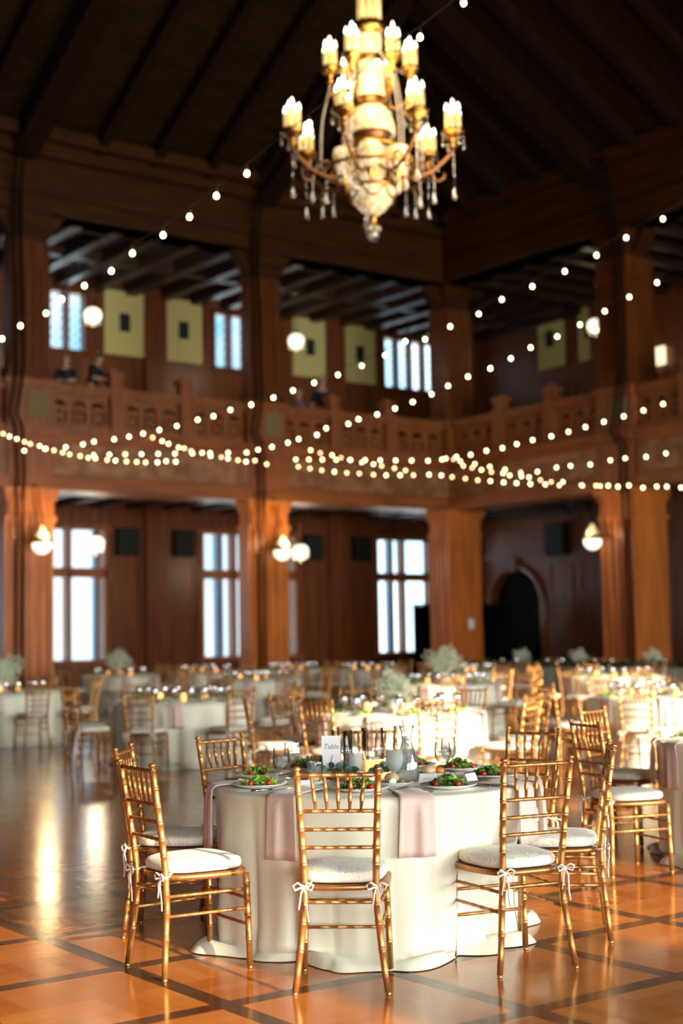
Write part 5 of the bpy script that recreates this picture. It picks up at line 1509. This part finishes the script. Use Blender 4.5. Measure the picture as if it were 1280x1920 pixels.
# ---------------------------------------------------------------- strings of bulbs
STRINGS = {
    'S1': [(1.05,11.0,6.5),(0.71,11.25,6.33),(0.37,11.51,6.23),(0.12,11.78,6.05),(-0.22,12.06,5.92),(-0.81,12.68,5.69),(-1.12,13.01,5.59),(-1.41,13.36,5.5),(-1.71,13.72,5.43),(-2.07,14.11,5.36),(-2.35,14.52,5.29),(-2.71,14.96,5.25),(-3.04,15.42,5.22),(-3.32,15.91,5.18),(-3.73,16.44,5.16),(-4.08,17.0,5.13)],
    'S2': [(4.69,20.0,7.36),(4.21,20.27,7.17),(3.82,20.54,6.99),(3.39,20.82,6.83),(2.94,21.11,6.68),(2.51,21.41,6.56),(2.18,21.71,6.41),(1.76,22.03,6.29),(1.38,22.35,6.16),(1.08,22.68,6.2),(0.76,23.03,6.05),(0.38,23.38,5.95),(-0.02,23.74,5.87),(-0.43,24.12,5.81),(-0.81,24.51,5.75),(-1.17,24.91,5.7),(-1.59,25.33,5.65),(-2.0,25.75,5.63),(-2.35,26.2,5.59),(-2.69,26.66,5.6),(-3.14,27.13,5.56),(-3.54,27.62,5.56),(-3.93,28.13,5.57),(-4.29,28.66,5.59),(-4.68,29.21,5.62),(-5.2,29.79,5.66),(-5.54,30.38,5.69),(-6.03,31.0,5.72)],
    'S3': [(4.8,21.0,6.68),(4.44,21.31,6.54),(4.12,21.63,6.4),(3.79,21.97,6.27),(3.48,22.31,6.16),(3.1,22.66,6.06),(2.82,23.03,5.96),(2.52,23.4,5.87),(2.18,23.79,5.81),(1.87,24.19,5.73),(1.61,24.61,5.66),(1.3,25.04,5.6),(1.0,25.48,5.56),(0.69,25.95,5.53),(0.35,26.42,5.52),(0.16,26.92,5.51),(-0.27,27.44,5.51),(-0.46,27.97,5.46),(-0.84,28.53,5.46),(-1.08,29.11,5.47),(-1.44,29.71,5.47),(-1.77,30.34,5.5),(-2.06,31.0,5.53)],
    'S4': [(5.97,26.0,5.64),(5.68,26.35,5.58),(5.38,26.72,5.53),(5.07,27.09,5.49),(4.78,27.47,5.45),(4.51,27.87,5.42),(4.23,28.27,5.39),(3.91,28.69,5.38),(3.64,29.12,5.36),(3.39,29.56,5.34),(3.1,30.02,5.35),(2.81,30.49,5.33),(2.54,30.98,5.35),(2.26,31.48,5.36),(1.98,32.0,5.4)],
    'S5': [(7.6,33.0,5.6),(7.21,33.35,5.57),(6.79,33.7,5.59),(6.5,34.06,5.59),(6.08,34.43,5.54),(5.66,34.81,5.56),(5.37,35.2,5.57),(4.95,35.6,5.52),(4.58,36.0,5.55)],
    'L1': [(-7.79,32.6,6.28),(-7.61,32.46,6.19),(-7.41,32.32,6.11),(-7.2,32.18,6.02),(-7.04,32.04,5.95),(-6.8,31.91,5.88),(-6.63,31.77,5.8),(-6.42,31.64,5.74),(-6.2,31.51,5.67),(-6.02,31.38,5.61),(-5.76,31.25,5.55),(-5.56,31.12,5.49),(-5.38,30.99,5.46),(-5.1,30.86,5.4),(-4.9,30.74,5.37),(-4.64,30.61,5.33),(-4.4,30.49,5.3),(-4.19,30.36,5.27),(-3.92,30.24,5.25),(-3.72,30.12,5.26),(-3.5,30.0,5.23)],
    'L2a': [(-4.65,35.0,6.47),(-4.39,34.79,6.35),(-4.21,34.59,6.25),(-3.94,34.39,6.13),(-3.78,34.19,6.08),(-3.6,33.99,5.99),(-3.31,33.8,5.91),(-3.09,33.61,5.8),(-2.82,33.42,5.75),(-2.65,33.23,5.69),(-2.4,33.04,5.62),(-2.2,32.86,5.56),(-1.98,32.68,5.56),(-1.7,32.5,5.45)],
    'L2b': [(-0.79,37.5,6.42),(-0.53,37.2,6.3),(-0.22,36.91,6.2),(0.01,36.63,6.09),(0.24,36.35,6.0),(0.54,36.07,5.89),(0.83,35.8,5.81),(1.03,35.53,5.73),(1.34,35.26,5.63),(1.6,35.0,5.54)],
    'L2c': [(2.95,39.5,6.39),(3.11,38.95,6.29),(3.33,38.42,6.04),(3.52,37.9,5.92),(3.72,37.4,5.8),(3.93,36.9,5.68),(4.18,36.43,5.59),(4.29,35.96,5.48),(4.53,35.5,5.4),(4.66,35.06,5.32),(4.88,34.63,5.2),(5.08,34.21,5.11),(5.3,33.79,5.06),(5.67,33.39,4.93),(6.04,33.0,4.86)],
    'L3': [(-1.08,36.0,5.8),(-0.78,35.85,5.73),(-0.48,35.69,5.66),(-0.16,35.54,5.6),(0.15,35.39,5.55),(0.46,35.24,5.51),(0.81,35.09,5.46),(1.12,34.95,5.42),(1.46,34.8,5.4),(1.78,34.66,5.38),(2.15,34.51,5.37),(2.44,34.37,5.33),(2.69,34.23,5.27),(3.0,34.09,5.21),(3.28,33.95,5.15),(3.57,33.81,5.11),(3.87,33.68,5.06),(4.16,33.54,5.02),(4.47,33.41,4.98),(4.8,33.27,4.95),(5.11,33.14,4.91),(5.63,33.01,4.88),(5.92,32.88,4.86),(6.18,32.75,4.84),(6.38,32.62,4.8),(6.61,32.5,4.81),(6.9,32.37,4.74),(7.19,32.25,4.75),(7.39,32.12,4.73),(7.68,32.0,4.69)],
}

ENDS = {   # where each cord is tied beyond its first and last bulb
    'S1': ((3.1, 9.4, 7.6), (-5.2, 18.4, 4.95)), 'S2': ((7.6, 18.2, 8.9), (-7.6, 31.9, 5.75)), 'S3': ((7.6, 18.4, 8.1), (-6.4, 34.5, 6.0)), 'S4': ((8.6, 23.2, 6.1), (-1.5, 36.8, 6.1)),
    'S5': ((9.9, 31.5, 6.2), (2.5, 38.6, 6.35)), 'L1': ((-7.9, 33.0, 6.5), (-.3, 27.0, 4.9)), 'L2a': ((-5.1, 35.2, 6.5), (1.2, 30.0, 5.1)), 'L2b': ((-1.1, 37.8, 6.5), (4.6, 31.0, 5.15)),
    'L2c': ((2.55, 40.2, 6.5), (7.4, 30.6, 4.6)), 'L3': ((-1.6, 36.4, 6.1), (9.2, 31.0, 4.8))}
SAY = {'S1': 'running from the chandelier down to the left, the nearest', 'S2': 'crossing the hall from upper right to the left pillar', 'S3': 'crossing below the longest string, from the right pillar down left', 'S4': 'rising gently before the dim right balcony',
       'S5': 'short and low before the right pillar', 'L1': 'sagging before the left balcony beam', 'L2a': 'falling from the left balcony towards the centre', 'L2b': 'falling from the balcony at the centre', 'L2c': 'falling from the corner pillar to the right', 'L3': 'lowest one, level across the hall'}
bulb_m = MB(); bulb_m.lathe([(0, -.030), (.013, -.027), (.0215, -.016), (.023, -.004), (.019, .010), (.011, .022), (.009, .026)], 10, caps=False); bulb_me = [bulb_m.mesh('bulb', M['bulb']), bulb_m.mesh('bulb', M['bulbwarm'])]
sock_m = MB(); sock_m.lathe([(0, .020), (.012, .020), (.0135, .026), (.0135, .058), (.006, .064), (.004, .085)], 8, caps=False); sock_me = sock_m.mesh('socket', M['socket'])
for key, pts in STRINGS.items():
    root = empty('string_lights'); tag(root, 'string of small lit bulbs ' + SAY[key], 'string lights', 'strings of bulbs across the hall')
    P = [ENDS[key][0]] + [(x, y, z + .085) for x, y, z in pts] + [ENDS[key][1]]
    allb = list(pts)
    for e, q in ((0, pts[0]), (1, pts[-1])):     # bulbs carry on along the cord to where it is tied
        A, B = Vector(ENDS[key][e]), Vector(q); n = int((A - B).length / .55)
        if key[0] == 'S' or e == 0:
            for k in range(1, n): allb.append(tuple(B.lerp(A, k / n)))
    mb = MB(); mb.tube(P, .005, 5); mb.obj('cord', M['cord'], root)
    rnd = random.Random(len(pts))
    for k, (x, y, z) in enumerate(allb[:100]):
        o = bpy.data.objects.new('bulb', bulb_me[1 if key[0] == 'L' and rnd.random() < .55 else 0]); COL.objects.link(o); o.parent = root; o.location = (x, y, z)
        s = bpy.data.objects.new('socket', sock_me); COL.objects.link(s); s.parent = o

# ---------------------------------------------------------------- people on the balcony
def skinned(name, joints, edges, material, root=0, sub=2):
    me = bpy.data.meshes.new(name); me.from_pydata([j[:3] for j in joints], edges, [])
    o = bpy.data.objects.new(name, me); COL.objects.link(o)
    o.modifiers.new('skin', 'SKIN')
    for i, j in enumerate(joints):
        sv = me.skin_vertices[0].data[i]; r = j[3]
        sv.radius = (r, r) if not isinstance(r, tuple) else r
        sv.use_root = (i == root)
    s = o.modifiers.new('sub', 'SUBSURF'); s.levels = sub; s.render_levels = sub
    dg = bpy.context.evaluated_depsgraph_get()
    m2 = bpy.data.meshes.new_from_object(o.evaluated_get(dg))
    bpy.data.objects.remove(o); bpy.data.meshes.remove(me)
    m2.name = name; m2.materials.clear(); m2.materials.append(material)
    for p in m2.polygons: p.use_smooth = True
    n = bpy.data.objects.new(name, m2); COL.objects.link(n)
    return n

def person(p, face, label, shirt, hair, H=1.78, lean=0.0, arms='rail', hairlen=0.0, sleeves=True, tilt=0.0):
    """stands at p (its floor), +y is forward before turning; lean tips the upper body forward"""
    k = H / 1.78
    def up(x, y, z):             # lean about the hips
        q = z - .95; return (x * k, (y * math.cos(lean) + q * math.sin(lean)) * k, (.95 + q * math.cos(lean) - y * math.sin(lean)) * k)
    J = []; E_ = []
    def add(pt, r, par=None):
        J.append((*pt, r * k)); i = len(J) - 1
        if par is not None: E_.append((par, i))
        return i
    pel = add(up(0, 0, .95), .135)
    bel = add(up(0, .01, 1.10), .125, pel); che = add(up(0, .0, 1.30), .145, bel); sh = add(up(0, -.01, 1.43), .105, che); nk = add(up(0, .0, 1.51), .056, sh)
    hd0 = add(up(0, .02, 1.575), .066, nk); hd1 = add(up(0, .025, 1.645), .088, hd0); hd2 = add(up(0, .015, 1.715), .082, hd1)
    hands = []
    for sx in (-1, 1):
        hp = add((sx * .095 * k, 0, .90 * k), .098, pel); kn = add((sx * .105 * k, .02 * k, .50 * k), .062, hp); an = add((sx * .11 * k, -.01 * k, .09 * k), .042, kn); add((sx * .115 * k, .13 * k, .035 * k), .036, an)
        s_ = add(up(sx * .185, -.01, 1.41), .062, sh)
        if arms == 'rail': el, wr = up(sx * .27, .12, 1.18), (sx * .14 * k, .46 * k, 1.10 * k)
        elif arms == 'fold': el, wr = up(sx * .27, .10, 1.16), up(-sx * .05, .25, 1.14)
        else: el, wr = up(sx * .26, -.02, 1.13), up(sx * .27, .10, .90)
        e_ = add(el, .045, s_); w_ = add(wr, .030, e_)
        d = (Vector(wr) - Vector(el)).normalized(); side = d.cross(Vector((0, 0, 1))).normalized() * sx
        pm = Vector(wr) + d * .055 * k; pi = add(tuple(pm), .030, w_)
        for f in range(4):            # four fingers, bent and unequal
            o = side * (.020 - .0135 * f) * k; L_ = (.030, .036, .034, .026)[f] * k
            a = add(tuple(pm + d * .035 * k + o * 1.1), .0095, pi); b = add(tuple(pm + d * (.035 * k + L_) + o * 1.3 - Vector((0, 0, .010 * k))), .0085, a); add(tuple(pm + d * (.030 * k + L_ * 1.6) + o * 1.3 - Vector((0, 0, .032 * k))), .0075, b)
        th = add(tuple(pm - d * .01 * k + side * .036 * k), .011, pi); add(tuple(pm + d * .028 * k + side * .050 * k - Vector((0, 0, .01 * k))), .009, th)
    body = skinned('person', J, E_, M['skin'])
    body.location = p; body.rotation_euler = (0, 0, math.atan2(-face.x, face.y))
    tag(body, label, 'person')
    # face
    ctr = Vector(up(0, .025, 1.66)); T = TX(*ctr) @ RX(-lean + tilt)
    mb = MB(); mb.tube([(0, .086 * k, .018 * k), (0, .106 * k, -.010 * k), (0, .108 * k, -.020 * k)], [.008 * k, .013 * k, .009 * k], 7, M4=T); mb.obj('nose', M['skin'], body)
    for sx in (-1, 1):
        mb = MB(); mb.ball((sx * .032 * k, .080 * k, .012 * k), .011 * k, 8, 6, M4=T); mb.obj('eye', M['eye'], body)
        mb = MB(); mb.ball((sx * .086 * k, .0, -.005 * k), .026 * k, 8, 6, (.45, .8, 1.2), M4=T); mb.obj('ear', M['skin'], body)
    mb = MB(); mb.ball((0, .078 * k, -.045 * k), .020 * k, 8, 5, (1.3, .6, .4), M4=T); mb.obj('mouth', M['lips'], body)
    mb = MB()
    def hf(u, v):
        a = 2 * PI * u; q = v * PI * .62
        f = 1.0 if math.sin(a) < .3 else 1 - .35 * v
        drop = (hairlen * max(0, -math.sin(a) * .5 + .5)) * max(0, v - .6) / .4
        return (.097 * k * math.sin(q) * math.cos(a), (.108 * math.sin(q) * math.sin(a) * (1 if math.sin(a) < 0 else .82) - .008) * k, (.045 + .085 * math.cos(q) * f + .025 * (v if math.sin(a) > .3 else 0)) * k - drop)
    mb.grid(hf, 24, 10, wrap=True, M4=T); mb.obj('hair', hair, body)
    # clothing: shells a little wider than the body
    J2, E2 = [], []
    def add2(pt, r, par=None):
        J2.append((*pt, r * k)); i = len(J2) - 1
        if par is not None: E2.append((par, i))
        return i
    b0 = add2(up(0, 0, .92), .155); b1 = add2(up(0, .01, 1.10), .148, b0); b2 = add2(up(0, 0, 1.30), .165, b1); b3 = add2(up(0, -.01, 1.44), .115, b2); add2(up(0, 0, 1.485), .072, b3)
    for sx in (-1, 1):
        s_ = add2(up(sx * .185, -.01, 1.41), .076, b3)
        el = up(sx * .27, .12, 1.18) if arms == 'rail' else up(sx * .27, .10, 1.16) if arms == 'fold' else up(sx * .26, -.02, 1.13)
        q = Vector(up(sx * .185, -.01, 1.41)).lerp(Vector(el), .85); e_ = add2(tuple(q), .060, s_)
        if sleeves: add2(tuple(Vector(el)), .056, e_)
    s = skinned('shirt', J2, E2, shirt); s.parent = body
    J3 = [(0, 0, .96 * k, .15 * k)]; E3 = []
    for sx in (-1, 1):
        i = len(J3); J3 += [(sx * .095 * k, 0, .88 * k, .112 * k), (sx * .105 * k, .02 * k, .50 * k, .078 * k), (sx * .11 * k, -.01 * k, .12 * k, .062 * k)]; E3 += [(0, i), (i, i + 1), (i + 1, i + 2)]
    t = skinned('trousers', J3, E3, M['trousers']); t.parent = body
    return body

GF = 6.5
mb = MB(); mb.box(-12.5, 27.2, 31.6, BACK_B, 6.5, 6.72)
structure(mb.obj('gallery_floor', M['gceil']), 'raised boards of the left balcony', 'floor')
hall = -VB
person(RW(16.12, 31.95, 6.72), (hall * .8 + UA * .6).normalized(), 'man in a black shirt leaning on the balcony rail, head bent', M['shirt_black'], M['hair_dark'], 1.98, .30, 'rail', tilt=-.35)
person(RW(15.48, 32.0, 6.72), (hall * .7 - UA * .7).normalized(), 'person in a black top beside the left balcony pillar, arms folded', M['shirt_black'], M['hair_grey'], 1.82, .05, 'fold', .10)
person(RW(14.92, 32.7, 6.72), (hall * .9 + UA * .3).normalized(), 'person in black half hidden by the left balcony pillar', M['shirt_black'], M['hair_dark'], 1.84, .0, 'down')
person(RW(23.36, 32.05, 6.72), (hall * .9 - UA * .3).normalized(), 'person in navy standing at the dim middle balcony rail', M['shirt_navy'], M['hair_grey'], 2.05, .05, 'down')
person(RW(22.66, 32.2, 6.72), (hall * .8 + UA * .5).normalized(), 'shorter person in mauve left of the one in navy on the balcony', M['shirt_mauve'], M['hair_grey'], 1.66, .0, 'fold', .12)
